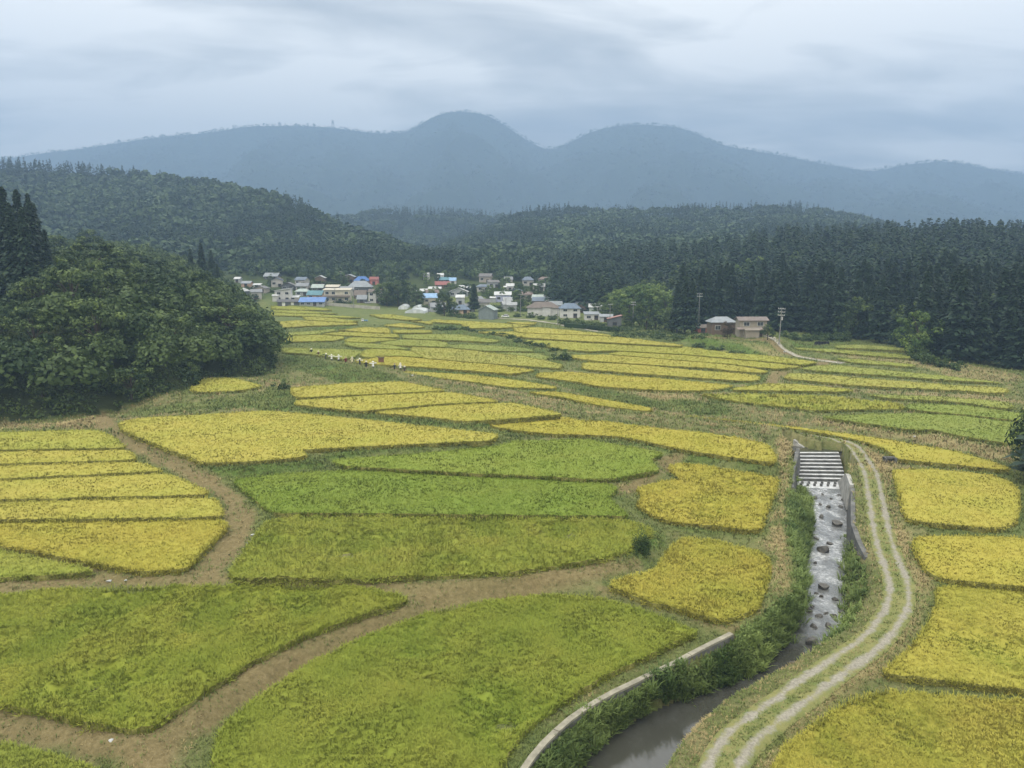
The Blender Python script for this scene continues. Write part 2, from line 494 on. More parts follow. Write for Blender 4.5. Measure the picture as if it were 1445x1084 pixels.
 ("thin yellow strip behind the brown fallow patch near the village", mixt(YEL, LIME, .4), .6, .1, [(427,445.2),(470,448.2),(507,452.3),(486,452.3),(432,449.2)]),
 ("thin lime strip, third below the village wall", mixt(LIME, YEL, .3), .6, .1, [(382,439.7),(436,442.2),(503,446.2),(510,447.2),(470,445.7),(420,443.7),(380,443.8)]),
 ("thin lime strip, second below the village wall", mixt(LIME, YEL, .2), .6, .1, [(383,436.2),(420,437.2),(473,441.2),(477,441.6),(420,440),(383,438)]),
 ("topmost thin strip of rice below the dark sheds and the village wall", mixt(LIME, YEL, .2), .7, .1, [(383,431.5),(420,432.2),(460,435.2),(469,436.7),(420,435.2),(383,433.6)]),
 ("yellow strip between village wall and white greenhouses", mixt(YEL, LIME, .5), .7, .1, [(521,442.6),(553,443.2),(597,449.6),(578,449.8),(536,445.8)]),
 ("little yellow strip beneath the white greenhouses", mixt(YEL, LIME, .2), .7, .1, [(579,451.7),(609,453.2),(609,455.2),(590,453)]),
 ("bright yellow lens of rice beside the small white truck", YEL, .6, .1, [(541,457.8),(566,455.7),(601,460),(579,460.3)]),
 ("golden paddy pocket ringed by a curved bank at the foot of the wooded hill", mixt(YEL, LIME, .3), 2.4, .1, [(270,533),(289,532.5),(332,532.5),(371,543.5),(332,549.5),(270,550.5)]),
 ("upper of the two yellow paddies beside the meadow and grass bank", YEL, 2.7, .1, [(411,545),(498,539.3),(568,537.3),(630,549.4),(545,553),(474,556.4),(420,558.8),(413,553)]),
 ("second yellow paddy below the meadow, slanting down to the grass bank", YEL, 2.6, .1, [(421,562.7),(521,556.7),(633,552),(674,558),(706,564.7),(615,568.5),(517,577.8),(498,577.8),(414,568.7)]),
 ("third yellow paddy below the meadow, ending in a point on the bank", YEL, 2.4, .1, [(528,580),(615,571.6),(720,566.7),(726,567.2),(793,582),(786,583.6),(720,588.5),(680,591.5),(655,592.6),(592,585.2),(545,581.8)]),
]
# ground levels that are not rice: (step above base, outline)
PADS = [
 (3.6, [(985,474),(1030,470),(1090,474),(1085,482),(1040,481),(1000,478)]),
 (0.7, [(1173,613),(1215,622),(1245,680),(1255,745),(1280,810),(1275,860),(1238,905),(1120,985),(1035,1060),(1012,1110),(985,1110),(1010,1055),(1100,970),(1190,905),(1245,850),(1240,800),(1225,740),(1218,680),(1195,630)]),
 (0.8, [(1100,640),(1118,640),(1108,692),(1102,742),(1113,782),(1118,822),(1112,840),(1080,855),(1095,800),(1085,745),(1103,675)]),
 (2.0, [(150,592),(170,610),(240,648),(290,668),(265,668),(200,632),(150,608)]),
 (1.0, [(320,700),(350,735),(330,775),(295,808),(275,808),(318,765),(333,735),(312,705)]),
 (1.6, [(470,512),(560,524),(700,555),(860,582),(1000,594),(1100,604),(1100,608),(960,598),(800,576),(640,546),(520,524)]),
 (2.6, [(300,575),(400,556),(405,562),(300,585)]),
]

# ------------------------------------------------------------------ polygons on the ground
def chaikin(p, n=1, k=0.22):
    p = np.asarray(p, float)
    for _ in range(n):
        q = np.roll(p, -1, 0)
        p = np.stack([p * (1 - k) + q * k, p * k + q * (1 - k)], 1).reshape(-1, 2)
    return p


def round_corners(p, cut=1.7):
    out = []
    n = len(p)
    for i in range(n):
        a, c, d = p[i - 1], p[i], p[(i + 1) % n]
        for q, f in ((a, 1.0), (a, .45), (d, .45), (d, 1.0)):
            l = np.linalg.norm(q - c)
            e = c + (q - c) / max(l, 1e-6) * min(cut, l * .3) * f
            if f < 1:
                o = d if q is a else a
                l2 = np.linalg.norm(o - c)
                e = e + (o - c) / max(l2, 1e-6) * min(cut, l2 * .3) * .10
            out.append(e)
    return np.array(out)


def resample(p, step, closed=True):
    p = np.asarray(p, float)
    if closed:
        p = np.concatenate([p, p[:1]])
    d = np.r_[0, np.cumsum(np.linalg.norm(np.diff(p, axis=0), axis=1))]
    n = max(3, int(round(d[-1] / step)))
    s = np.linspace(0, d[-1], n + 1)
    if closed:
        s = s[:-1]
    return np.stack([np.interp(s, d, p[:, i]) for i in range(p.shape[1])], 1)


def inside(x, y, poly):
    r = np.zeros(x.shape, bool)
    px, py = poly[:, 0], poly[:, 1]
    j = len(poly) - 1
    for i in range(len(poly)):
        if py[i] != py[j]:
            c = ((py[i] > y) != (py[j] > y)) & (x < (px[j] - px[i]) * (y - py[i]) / (py[j] - py[i]) + px[i])
            r ^= c
        j = i
    return r


def dist_line(x, y, poly, closed=True):
    d = np.full(x.shape, 1e9)
    n = len(poly)
    for i in range(n if closed else n - 1):
        a, b = poly[i], poly[(i + 1) % n]
        ab = b - a
        l2 = max(ab @ ab, 1e-9)
        t = np.clip(((x - a[0]) * ab[0] + (y - a[1]) * ab[1]) / l2, 0, 1)
        d = np.minimum(d, (x - a[0] - t * ab[0]) ** 2 + (y - a[1] - t * ab[1]) ** 2)
    return np.sqrt(d)


RICE_H = 0.74
fields = []


def drop_near_edge(px):
    """the traced near edges stop at the bright heads; let far plots run on to the foot of the crop"""
    px = np.array(px, float)
    if px[:, 1].mean() > 565:
        return px
    out = px.copy()
    for i, (u, v) in enumerate(px):
        vs = []
        for j in range(len(px)):
            (a, b), (c, d) = px[j], px[(j + 1) % len(px)]
            if a != c and min(a, c) - .01 <= u <= max(a, c) + .01:
                vs.append(b + (d - b) * (u - a) / (c - a))
        mid = (min(vs) + max(vs)) / 2
        out[i, 1] += (1.5 if v > mid + .4 else (-.35 if v < mid - .4 else .5)) * min(1, (575 - v) / 50)
    return out


for lab, colr, dz, lump, px in FIELDS:
    px = drop_near_edge(px)
    cy = np.mean([on_base(u, v, dz + RICE_H)[1] for u, v in px if -100 < u < 1550 and v < 1100])
    lev = base_level(cy) + dz
    w = np.array([at_z(u, v, lev + RICE_H) for u, v in px])
    w = round_corners(w)
    fields.append(dict(label=lab, col=colr, lev=lev, lump=lump, poly=w, cen=w.mean(0)))
pads = []
for dz, px in PADS:
    w = np.array([on_base(u, v, dz) for u, v in px])
    pads.append((np.mean([base_level(y) for y in w[:, 1]]) + dz, chaikin(w, 1)))
# ------------------------------------------------------------------ the stream bed cut into the valley floor
def wl(y, up=False):
    return base_level(y) - (0.5 if up else 2.9)


def px_to(pts, dz):
    return np.array([on_base(u, v, dz) for u, v in pts])


L_TOP = px_to([(1126, 636), (1117, 692), (1112, 742), (1122, 782), (1127, 818), (1122, 840), (1083, 862), (1033, 892), (963, 927), (873, 962), (808, 997), (763, 1037), (733, 1084), (715, 1130)], 0.4)
R_TOP = px_to([(1181, 633), (1193, 660), (1203, 690), (1205, 742), (1218, 777), (1232, 812), (1231, 842), (1213, 877), (1173, 907), (1123, 937), (1043, 982), (993, 1022), (963, 1057), (948, 1084), (938, 1130)], 0.4)
L_WAT = px_to([(1127, 688), (1142, 705), (1146, 742), (1138, 782), (1131, 822), (1128, 872), (1113, 905), (1074, 947), (955, 985), (868, 1030), (820, 1084), (800, 1130)], -2.9)
R_WAT = px_to([(1195, 690), (1194, 742), (1197, 792), (1191, 842), (1189, 882), (1156, 925), (1106, 957), (1033, 992), (981, 1027), (951, 1068), (941, 1084), (927, 1130)], -2.9)
UP_L = px_to([(1124, 637), (1119, 632), (1106, 625)], -0.5)
UP_R = px_to([(1180, 637), (1150, 630), (1112, 620)], -0.5)
UPT_L = px_to([(1125, 638), (1113, 632), (1098, 624)], 0.3)
UPT_R = px_to([(1182, 635), (1150, 627), (1108, 616)], 0.35)
WEIR = np.array([at_z(1127, 689, wl(95) - .2), at_z(1196, 691, wl(95) - .2), at_z(1180.5, 637, wl(125, True)), at_z(1124, 637, wl(125, True))])
water_lo = np.concatenate([L_WAT, R_WAT[::-1]])
water_up = np.concatenate([UP_L, UP_R[::-1]])
chan_lo = np.concatenate([L_TOP, R_TOP[::-1]])
chan_up = np.concatenate([UPT_L, UPT_R[::-1]])

# the wooded hill on the near side: foot line in the photo, then hidden behind
HILL_FOOT = np.concatenate([px_to([(-700, 640), (-300, 610), (-60, 596), (0, 590), (110, 582), (200, 570), (282, 558), (287, 538), (340, 528), (386, 523), (388, 506)], 1.0),
                            np.array([(-80, 262), (-107, 330), (-132, 395), (-160, 450), (-330, 470), (-420, 300), (-420, 120)])])

# ------------------------------------------------------------------ ground sheet: one polar grid, fine near the camera, out to the horizon
rings = [26.0]
while rings[-1] < 640:
    rings.append(rings[-1] * 1.0075)
while rings[-1] < 5400:
    rings.append(rings[-1] * 1.06)
rings = np.array(rings)
angs = np.radians(np.arange(-50, 50.01, 0.16))
NR, NA = len(rings), len(angs)
GX = rings[:, None] * np.sin(angs)[None, :]
GY = rings[:, None] * np.cos(angs)[None, :]
gx, gy = GX.ravel(), GY.ravel()
near = np.hypot(gx, gy) < 640


def base_np(y):
    return 0.012 * np.clip(y - 60, 0, 540)


base = base_np(gy)
r_all = np.hypot(gx, gy)
rise = np.clip((r_all - 430) / 115, 0, 1) * 16.0
W0 = 1 / (9.0 ** 3)
num, denm = base * W0, np.full(gx.shape, W0)
occ = np.zeros(gx.shape, np.int8)
lev_in = np.full(gx.shape, np.nan)
dfield = np.full(gx.shape, 99.0)


def sel_box(poly, m):
    return np.where(near & (gx > poly[:, 0].min() - m) & (gx < poly[:, 0].max() + m) & (gy > poly[:, 1].min() - m) & (gy < poly[:, 1].max() + m))[0]


for f in fields:
    i = sel_box(f['poly'], 14)
    if not len(i):
        continue
    x, y = gx[i], gy[i]
    d = dist_line(x, y, f['poly'])
    ins = inside(x, y, f['poly'])
    dfield[i] = np.minimum(dfield[i], d)
    w = 1 / (d + 0.25) ** 3
    w = np.where(d > 13, 0, w)
    num[i[~ins]] += (w * f['lev'])[~ins]
    denm[i[~ins]] += w[~ins]
    lev_in[i[ins]] = f['lev']
    occ[i[ins]] = 1
for dz, poly in pads:
    i = sel_box(poly, 14)
    x, y = gx[i], gy[i]
    d = dist_line(x, y, poly)
    ins = inside(x, y, poly)
    w = 1 / (np.where(ins, 0, d) + 0.25) ** 3
    w = np.where(d > 13, np.where(ins, w, 0), w)
    m_ = dz - np.mean(base_np(poly[:, 1]))
    num[i] += w * (base_np(y) + m_)
    denm[i] += w
gz = num / denm
gz = np.where(np.isnan(lev_in), gz + rise * near + rise * (~near), lev_in)
n1 = fbm(gx / 2.2, gy / 2.2, 4) * 0.35 + fbm(gx / 9, gy / 9, 3) * 0.5
gz = gz + np.where(occ == 1, -0.12, n1 * np.clip(1, 0, 1))
# stream bed
WALL_LINES = [px_to(p, .4) for p in ([(1181, 634), (1190, 655), (1202, 688)], [(1203, 692), (1204, 742)], [(1126, 637), (1119, 664), (1117, 692)], [(1106, 615.5), (1150, 626.5), (1180, 634.5)])]
for wat, chan, up in ((water_lo, chan_lo, False), (water_up, chan_up, True)):
    i = sel_box(chan, 1)
    x, y = gx[i], gy[i]
    ic = inside(x, y, chan)
    i, x, y = i[ic], x[ic], y[ic]
    iw = inside(x, y, wat)
    dw = np.where(iw, 0, dist_line(x, y, wat))
    dt = dist_line(x, y, chan)
    t = dw / (dw + dt + 1e-6)
    zb = np.array([wl(a, up) for a in y]) - 0.45
    zn = zb + (gz[i] - zb) * (t ** 0.8)
    dr_ = dist_line(x, y, L_TOP[6:], False)
    zn = np.where((dr_ < 1.0) & ~iw, np.minimum(zn, gz[i] - .75), zn)
    for wline in WALL_LINES:
        zn = np.where(dist_line(x, y, wline, False) < 2.1, zb, zn)
    gz[i] = np.where(iw, zb, zn)
    occ[i] = np.where(iw, 2, 4)
i = sel_box(WEIR, 2)
x, y = gx[i], gy[i]
k = inside(x, y, WEIR) | (dist_line(x, y, WEIR) < 0.9)
i = i[k]
gz[i] = np.minimum(gz[i], base_np(gy[i]) - 4.2)
occ[i] = 2
# wooded hill
i = sel_box(HILL_FOOT, 0)
x, y = gx[i], gy[i]
ins = inside(x, y, HILL_FOOT)
i, x, y = i[ins], x[ins], y[ins]
d = dist_line(x, y, HILL_FOOT)
peak = 30 - 14 * np.clip((-x / np.maximum(y, 1) - 0.50) / 0.16, 0, 1)
hh = peak * (1 - np.exp(-0.85 * d / peak)) * (1 + 0.25 * fbm(x / 30, y / 30, 3))
gz[i] += hh
occ[i] = 3
GZ = gz.reshape(NR, NA)
OCC = occ.reshape(NR, NA)


def grid_ij(x, y):
    r = np.clip(np.hypot(x, y), rings[0], rings[-1] - 1)
    a = np.clip(np.arctan2(x, y), angs[0], angs[-1] - 1e-6)
    fi = np.interp(r, rings, np.arange(NR))
    fj = (a - angs[0]) / (angs[1] - angs[0])
    return np.clip(fi, 0, NR - 1.001), np.clip(fj, 0, NA - 1.001)


def ground_z(x, y):
    fi, fj = grid_ij(np.asarray(x, float), np.asarray(y, float))
    i, j = fi.astype(int), fj.astype(int)
    a, b = fi - i, fj - j
    return (GZ[i, j] * (1 - b) + GZ[i, j + 1] * b) * (1 - a) + (GZ[i + 1, j] * (1 - b) + GZ[i + 1, j + 1] * b) * a


def ground_occ(x, y):
    fi, fj = grid_ij(np.asarray(x, float), np.asarray(y, float))
    return OCC[np.rint(fi).astype(int), np.rint(fj).astype(int)]


_S = np.geomspace(40, 1500, 3000)


def hit(u, v, lift=0.0):
    """first point of the ground on a photo pixel's sight line"""
    dx, dy, dz = ray(u, v)
    t = _S / dy
    z = CAM_H + dz * t
    g = ground_z(dx * t, _S) + lift
    k = np.argmax(z <= g)
    if z[k] > g[k]:
        k = len(_S) - 1
    return dx * t[k], _S[k], g[k] - lift


# ground cover: R green grass, G dry straw, B bare dirt
mask = np.zeros((len(gx), 3))
edge_n = fbm(gx / 3.5, gy / 3.5, 4)


def px_hit(pts):
    return np.array([hit(u, v)[:2] for u, v in pts])


def paint_poly(ch, pts, dz=0.5, s=1.0, soft=1.5):
    p = chaikin(px_hit(pts), 1)
    i = sel_box(p, 4)
    x, y = gx[i], gy[i]
    d = dist_line(x, y, p)
    d = np.where(inside(x, y, p), d, -d)
    mask[i, ch] = np.maximum(mask[i, ch], s * np.clip(0.5 + (d + edge_n[i] * 2.2) / soft, 0, 1))


def paint_path(ch, pts, width, dz=0.5, s=1.0):
    p = resample(px_hit(pts), 2.0, False)
    i = sel_box(p, width + 4)
    x, y = gx[i], gy[i]
    d = dist_line(x, y, p, False)
    mask[i, ch] = np.maximum(mask[i, ch], s * np.clip(0.5 + (width / 2 - d + edge_n[i] * 1.6) / 0.9, 0, 1))


for pts in ([(175,586),(285,568),(380,556),(480,562),(700,592),(735,608),(722,622),(690,612),(500,588),(380,577),(200,588)],
            [(285,658),(430,646),(470,638),(700,626),(735,610),(742,620),(640,636),(465,650),(475,662),(300,674)],
            [(400,498),(440,505),(520,521),(575,536),(550,541),(480,540),(400,520)],
            [(735,612),(900,623),(960,638),(1096,655),(1096,667),(1000,654),(945,642),(900,630),(780,616)],
            [(770,530),(830,545),(900,560),(960,572),(940,580),(840,562),(780,542)],
            [(940,562),(1030,572),(1030,590),(960,582)], [(900,468),(1000,480),(1085,498),(1085,506),(960,486)],
            [(608,452),(650,456),(665,470),(620,472)], [(640,466),(700,474),(790,500),(795,520),(740,500)],
            [(1095,470),(1215,480),(1210,492),(1110,492)], [(372,545),(420,548),(425,572),(380,566)],
            [(1030,1060),(1120,985),(1180,945),(1190,955),(1130,1000),(1060,1084)], [(1120,636),(1127,640),(1127,700),(1140,760),(1125,840),(1115,840),(1117,760),(1115,690)],
            [(560,516),(760,538),(790,548),(700,541),(560,523)], [(440,463),(500,456),(505,462),(440,472)],
            [(1100,735),(1128,760),(1040,756),(950,745),(950,738),(1060,752)], [(880,740),(930,745),(940,775),(900,800),(860,800)],
            [(810,520),(1050,538),(1060,545),(960,534),(810,524)], [(1085,525),(1080,545),(1020,543),(1060,535)]):
    paint_poly(0, pts)
for pts in ([(1098,616),(1122,630),(1112,692),(1106,742),(1117,790),(1121,836),(1075,862),(1030,885),(1010,878),(1072,855),(1092,802),(1082,750),(1080,735),(1092,702),(1105,672),(1098,645)],
            [(1210,625),(1260,650),(1262,700),(1278,745),(1290,800),(1320,820),(1315,870),(1280,915),(1240,950),(1180,988),(1140,1020),(1090,1084),(1060,1084),(1130,1000),(1250,915),(1300,850),(1290,820),(1262,760),(1245,690)],
            [(985,552),(1120,537),(1100,520),(1060,540),(1020,550)], [(840,545),(1000,555),(1000,572),(960,575),(900,560)],
            [(1120,492),(1300,505),(1420,540),(1440,560),(1420,540),(1290,518),(1180,502)], [(1290,505),(1440,525),(1440,545),(1300,522)],
            [(1110,545),(1440,562),(1440,570),(1280,556),(1160,553)], [(1140,588),(1300,610),(1430,630),(1445,660),(1300,625),(1150,596)],
            [(1000,485),(1080,490),(1110,500),(1080,506),(1010,498)], [(0,592),(150,590),(140,604),(0,606)]):
    paint_poly(1, pts, s=1.0 if min(v for _, v in pts) > 600 else .55)
for pts, w in (([(138,585),(152,602),(200,632),(240,652),(285,676),(322,700),(340,735),(325,770),(298,800),(280,818)], 3.2),
               ([(-60,828),(0,826),(140,818),(280,816),(420,818),(560,826),(640,832),(760,820),(850,802),(890,790)], 2.4),
               ([(640,832),(580,850),(450,905),(360,950),(300,985),(250,1020),(215,1050),(205,1100)], 3.0),
               ([(-60,998),(0,1010),(100,1036),(160,1048),(230,1050)], 2.6), ([(0,766),(130,800),(200,812),(262,812)], 1.2),
               ([(860,700),(890,690),(950,665),(930,650),(960,640)], 1.6), ([(852,832),(920,852),(1000,880),(1040,885)], 1.4),
               ([(1095,478),(1060,480),(1000,476),(985,475)], 3), ([(1080,480),(1105,496),(1150,507),(1190,511)], 3.5),
               ([(1170,510),(1140,518),(1110,522),(1095,530),(1088,540),(1060,550)], 3.0), ([(290,556),(340,552),(375,546),(378,540)], 2.0),
               ([(400,492),(440,499),(520,516),(640,536),(720,552),(830,567),(960,587)], 2.2)):
    paint_path(2, pts, w, 0.8)
mask = np.clip(mask, 0, 1)
rim = np.clip(1.25 - dfield / (2.1 + 1.6 * edge_n), 0, 1) * np.clip(.55 + 1.6 * fbm(gx / 6, gy / 6, 3), 0, 1) * (r_all < 330)
mask[:, 2] *= 1 - .4 * rim
mask[:, 0] = np.maximum(mask[:, 0], .75 * rim * (1 - .8 * mask[:, 2]))
mask[occ == 3] = (1, 0, 0)
mask[:, 0] = np.maximum(mask[:, 0], np.clip((r_all - 190) / 120, 0, .45) * (1 - mask[:, 2]) * (1 - mask[:, 1]))
far_green = np.clip((r_all - 430) / 40, 0, 1)
mask[:, 0] = np.maximum(mask[:, 0], far_green * 0.9)

jj, ii = np.meshgrid(np.arange(NA - 1), np.arange(NR - 1))
k0 = (ii * NA + jj).ravel()
quads = np.stack([k0, k0 + 1, k0 + NA + 1, k0 + NA], 1)[:, ::-1]

wood_m = np.maximum((occ == 3) * 1.0, np.clip((r_all - 452) / 30, 0, .8))
m_ground, t, b = new_mat("ground_cover", 0.95, 0.1)
sepm = t.nodes.new('ShaderNodeSeparateColor')
t.links.new(attr(t, 'cover', 'Color'), sepm.inputs[0])
nA, nB, nC = noise(t, 0.35, 6, 0.65), noise(t, 2.3, 10, 0.78), noise(t, 0.07, 3)
bare = ramp(t, nB, [(0.3, (0.105, 0.105, 0.042)), (0.55, (0.18, 0.17, 0.075)), (0.75, (0.155, 0.17, 0.06))])
bare = mixc(t, ramp(t, nA, [(0.42, (0, 0, 0)), (0.6, (1, 1, 1))]), bare, (0.10, 0.115, 0.038))
grn = ramp(t, nB, [(0.3, (0.05, 0.085, 0.02)), (0.7, (0.12, 0.17, 0.04))])
stw = ramp(t, nB, [(0.3, (0.22, 0.175, 0.08)), (0.7, (0.42, 0.34, 0.165))])
drt = ramp(t, nB, [(0.25, (0.075, 0.064, 0.030)), (0.5, (0.165, 0.130, 0.060)), (0.75, (0.27, 0.22, 0.115))])
c = mixc(t, sepm.outputs[1], bare, stw)
c = mixc(t, sepm.outputs[0], c, grn)
c = mixc(t, sepm.outputs[2], c, drt)
c = mixc(t, attr(t, 'wood'), c, ramp(t, nB, [(0.3, (0.018, 0.026, 0.010)), (0.7, (0.045, 0.055, 0.02))]))
t.links.new(c, b.inputs['Base Color'])
bump(t, b, nB, 0.8, 0.25)
gme = mesh_np("ground", np.stack([gx, gy, gz], 1), quads, {'cover': mask, 'wood': wood_m}, smooth=True)
tag(link("ground", gme, m_ground), "valley floor of soil, bunds and dry grass between the rice terraces", "ground", kind="structure")


def cover_at(x, y):
    fi, fj = grid_ij(np.asarray(x, float), np.asarray(y, float))
    return mask[(np.rint(fi).astype(int) * NA + np.rint(fj).astype(int))]
# ------------------------------------------------------------------ rice
def blades(P, n, length, width, lean, tint, rng, tipt=0.0, leandir=None, leanamt=0.0, jitter=0.25):
    """n pointed blades round each of the points P; length and width per point"""
    k = len(P)
    P = np.repeat(P, n, 0)
    L = np.repeat(length, n) * rng.uniform(0.7, 1.25, k * n)
    Wd = np.repeat(width, n) * rng.uniform(0.7, 1.3, k * n)
    T = np.repeat(tint, n) + rng.normal(0, 0.06, k * n)
    a = rng.uniform(0, 2 * np.pi, k * n)
    d = np.stack([np.cos(a), np.sin(a), np.zeros(k * n)], 1)
    s = np.stack([-np.sin(a), np.cos(a), np.zeros(k * n)], 1)
    ln = lean * rng.uniform(0.4, 1.3, k * n)
    tip = d * (ln * L)[:, None]
    if leandir is not None:
        tip = tip + np.repeat(leandir, n, 0) * (leanamt * L)[:, None]
    h = np.sqrt(np.clip(L ** 2 - (tip ** 2).sum(1), (0.15 * L) ** 2, None))
    base = P + d * (jitter * L)[:, None]
    mid = base + tip * 0.45
    mid[:, 2] += h * 0.72
    tp = base + tip
    tp[:, 2] += h * 0.92
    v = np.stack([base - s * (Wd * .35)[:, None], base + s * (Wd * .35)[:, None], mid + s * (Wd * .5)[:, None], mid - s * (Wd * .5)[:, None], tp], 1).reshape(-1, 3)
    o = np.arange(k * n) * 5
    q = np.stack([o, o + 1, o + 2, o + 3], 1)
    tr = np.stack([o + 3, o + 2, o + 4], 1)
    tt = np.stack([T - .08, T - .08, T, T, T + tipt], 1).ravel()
    return v, q, tr, tt


m_rice, t, b = new_mat("rice", 0.75, 0.12)
oi = t.nodes.new('ShaderNodeObjectInfo')
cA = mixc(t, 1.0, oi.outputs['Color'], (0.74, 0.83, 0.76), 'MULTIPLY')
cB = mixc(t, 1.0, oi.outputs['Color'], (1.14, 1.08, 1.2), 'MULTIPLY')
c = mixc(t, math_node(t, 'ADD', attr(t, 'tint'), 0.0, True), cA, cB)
big_n = noise(t, 0.12, 4, 0.6)
c = mixc(t, math_node(t, 'MULTIPLY', ramp(t, big_n, [(0.38, (0, 0, 0)), (0.68, (1, 1, 1))]), 0.42), c, mixc(t, 1.0, c, (0.78, 0.97, 0.75), 'MULTIPLY'))
t.links.new(c, b.inputs['Base Color'])
t.links.new(lift_normal(t, 0.72), b.inputs['Normal'])
tr_ = t.nodes.new('ShaderNodeBsdfTranslucent')
t.links.new(c, tr_.inputs[0])
ms = t.nodes.new('ShaderNodeMixShader')
ms.inputs[0].default_value = 0.2
t.links.new(b.outputs[0], ms.inputs[1])
t.links.new(tr_.outputs[0], ms.inputs[2])
t.links.new(ms.outputs[0], t.nodes['Material Output'].inputs['Surface'])
m_stem_shade = paint("shaded_rice_stems", (0.135, 0.13, 0.036), 0.55, 7.0, 0.9, 0.1)  # green-brown stems, colour also darkened for the shade between the stalks


# crushed, weedy or late-ripening spots: photo pixel, radius in metres
SPOTS = [(155, 842, 3.6), (120, 846, 2.0), (190, 840, 2.2), (1043, 678, 2.6), (995, 720, 2.4), (1243, 990, 2.2), (1288, 1012, 2.6), (1265, 1003, 1.5), (1348, 675, 2.2), (870, 605, 1.6), (905, 790, 1.6),
         (1075, 563, 4), (1120, 566, 4), (1165, 564, 3), (1150, 571, 3), (1100, 572, 3), (680, 740, 3), (500, 760, 3.5), (790, 745, 2.5), (60, 900, 3), (300, 860, 3.2), (140, 960, 3), (420, 835, 2.6), (600, 900, 2.6), (700, 1000, 3), (1390, 905, 3), (1180, 1050, 2)]


def make_field(f):
    rng = np.random.default_rng(abs(hash(f['label'][:12])) % 1000 if False else int(abs(f['cen'][0] * 7 + f['cen'][1] * 3)) + 1)
    poly, lev, lump = f['poly'], f['lev'], f['lump']
    dist = max(40.0, np.percentile(np.hypot(poly[:, 0], poly[:, 1]), 30))
    s = (0.0032 if lump < .35 else 0.0036) * dist
    top = lev + RICE_H - 0.22
    cen = np.array([f['cen'][0], f['cen'][1]])
    # canopy sheet with a stem wall all round
    bd = resample(poly, max(0.5, 1.6 * s))
    bd = bd + np.stack([fbm(bd[:, 0] * 1.3, bd[:, 1] * 1.3, 2), fbm(bd[:, 1] * 1.3, bd[:, 0] * 1.3, 2)], 1) * min(0.9, 0.55 + s * .3)
    st = max(0.55, 1.9 * s)
    X, Y = np.meshgrid(np.arange(poly[:, 0].min(), poly[:, 0].max(), st), np.arange(poly[:, 1].min(), poly[:, 1].max(), st))
    X, Y = X.ravel() + rng.uniform(-.3, .3, X.size) * st, Y.ravel() + rng.uniform(-.3, .3, Y.size) * st
    vis = np.abs(X) < 0.80 * np.maximum(Y, 0) + 8
    k = inside(X, Y, poly) & vis
    X, Y = X[k], Y[k]
    k = dist_line(X, Y, bd) > st * 0.5
    X, Y = X[k], Y[k]
    nb = len(bd)
    pts = np.concatenate([bd, np.stack([X, Y], 1)])
    vo, eo, fo, *_ = delaunay_2d_cdt([Vector(p) for p in pts], [(i, (i + 1) % nb) for i in range(nb)], [], 1, 1e-5)
    vo = np.array([tuple(p) for p in vo])

    spots = []
    for u_, v_, r_ in SPOTS:
        sx, sy = at_z(u_, v_, lev + RICE_H)
        if inside(np.array([sx]), np.array([sy]), poly)[0]:
            spots.append((sx, sy, r_))

    def spot(x, y):
        m_ = np.zeros(len(x))
        for sx, sy, r_ in spots:
            d_ = np.hypot((x - sx), (y - sy) * .7) / r_ + fbm(x / 1.1, y / 1.1, 3) * 1.5
            m_ = np.maximum(m_, np.clip((1.0 - d_) * 2.2, 0, 1))
        return m_

    def canopy(x, y):
        h = fbm(x / 0.9, y / 0.9, 3) * (0.06 + 0.46 * lump) + fbm(x / 5, y / 4, 3) * (0.05 + 0.35 * lump)
        if lump > 0.25:
            # patches laid flat by the wind
            p = np.clip((fbm(x / 3.2 + 40, y / 2.2 + 11, 3) - 0.19) / 0.10, 0, 1)
            h = h - 0.45 * p * lump
        if spots:
            h = h - .38 * spot(x, y)
        return h

    tops = np.column_stack([vo, top - (0.11 * min(1, lump * 2) if dist < 100 else 0.0) + canopy(vo[:, 0], vo[:, 1])])
    tri = np.array([tuple(q) for q in fo if len(q) == 3], np.int32)
    eset = {}
    for a_, b_, c_ in tri:
        for p_, q_ in ((a_, b_), (b_, c_), (c_, a_)):
            eset[(p_, q_)] = 1
    be = np.array([e for e in eset if (e[1], e[0]) not in eset], np.int32)
    o = len(tops)
    low = tops.copy()
    low[:, 2] = lev - 0.35
    # tufts
    n_t = int(min(75000, abs(0.5 * np.sum(poly[:, 0] * np.roll(poly[:, 1], -1) - poly[:, 1] * np.roll(poly[:, 0], -1))) / (s * s)))
    px = rng.uniform(poly[:, 0].min(), poly[:, 0].max(), n_t * 4)
    py = rng.uniform(poly[:, 1].min(), poly[:, 1].max(), n_t * 4)
    k = inside(px, py, poly) & (np.abs(px) < 0.78 * py + 6)
    px, py = px[k][:n_t], py[k][:n_t]
    be_p = resample(poly, max(0.12, s * 0.55))
    be_p = be_p + rng.normal(0, 0.13, be_p.shape)
    px, py = np.r_[px, be_p[:, 0]], np.r_[py, be_p[:, 1]]
    ne = len(be_p)
    z = top + canopy(px, py) - (0.05 if lump > .3 else 0.09)
    z[len(z) - ne:] -= rng.uniform(0.0, 0.62, ne)
    P = np.column_stack([px, py, z])
    ln = np.full(len(P), np.clip(1.45 * s, 0.24, 0.55) * (0.58 + 0.75 * min(lump, .6)))
    wd = np.full(len(P), np.clip(0.25 * s, 0.035, 0.4))
    th = fbm(px / 7, py / 7, 2) * 14
    ld = np.stack([np.cos(th), np.sin(th), np.zeros(len(th))], 1)
    tint = 0.45 + fbm(px / 2.5, py / 2.5, 3) * (0.35 + 1.0 * lump) - (.75 * spot(px, py) if spots else 0)
    v, q, tr, tt = blades(P, 6 if dist < 100 else 5, ln, wd, (0.85 if lump > .35 else 0.98), tint, rng, 0.22, ld, 0.15 + 0.5 * lump)
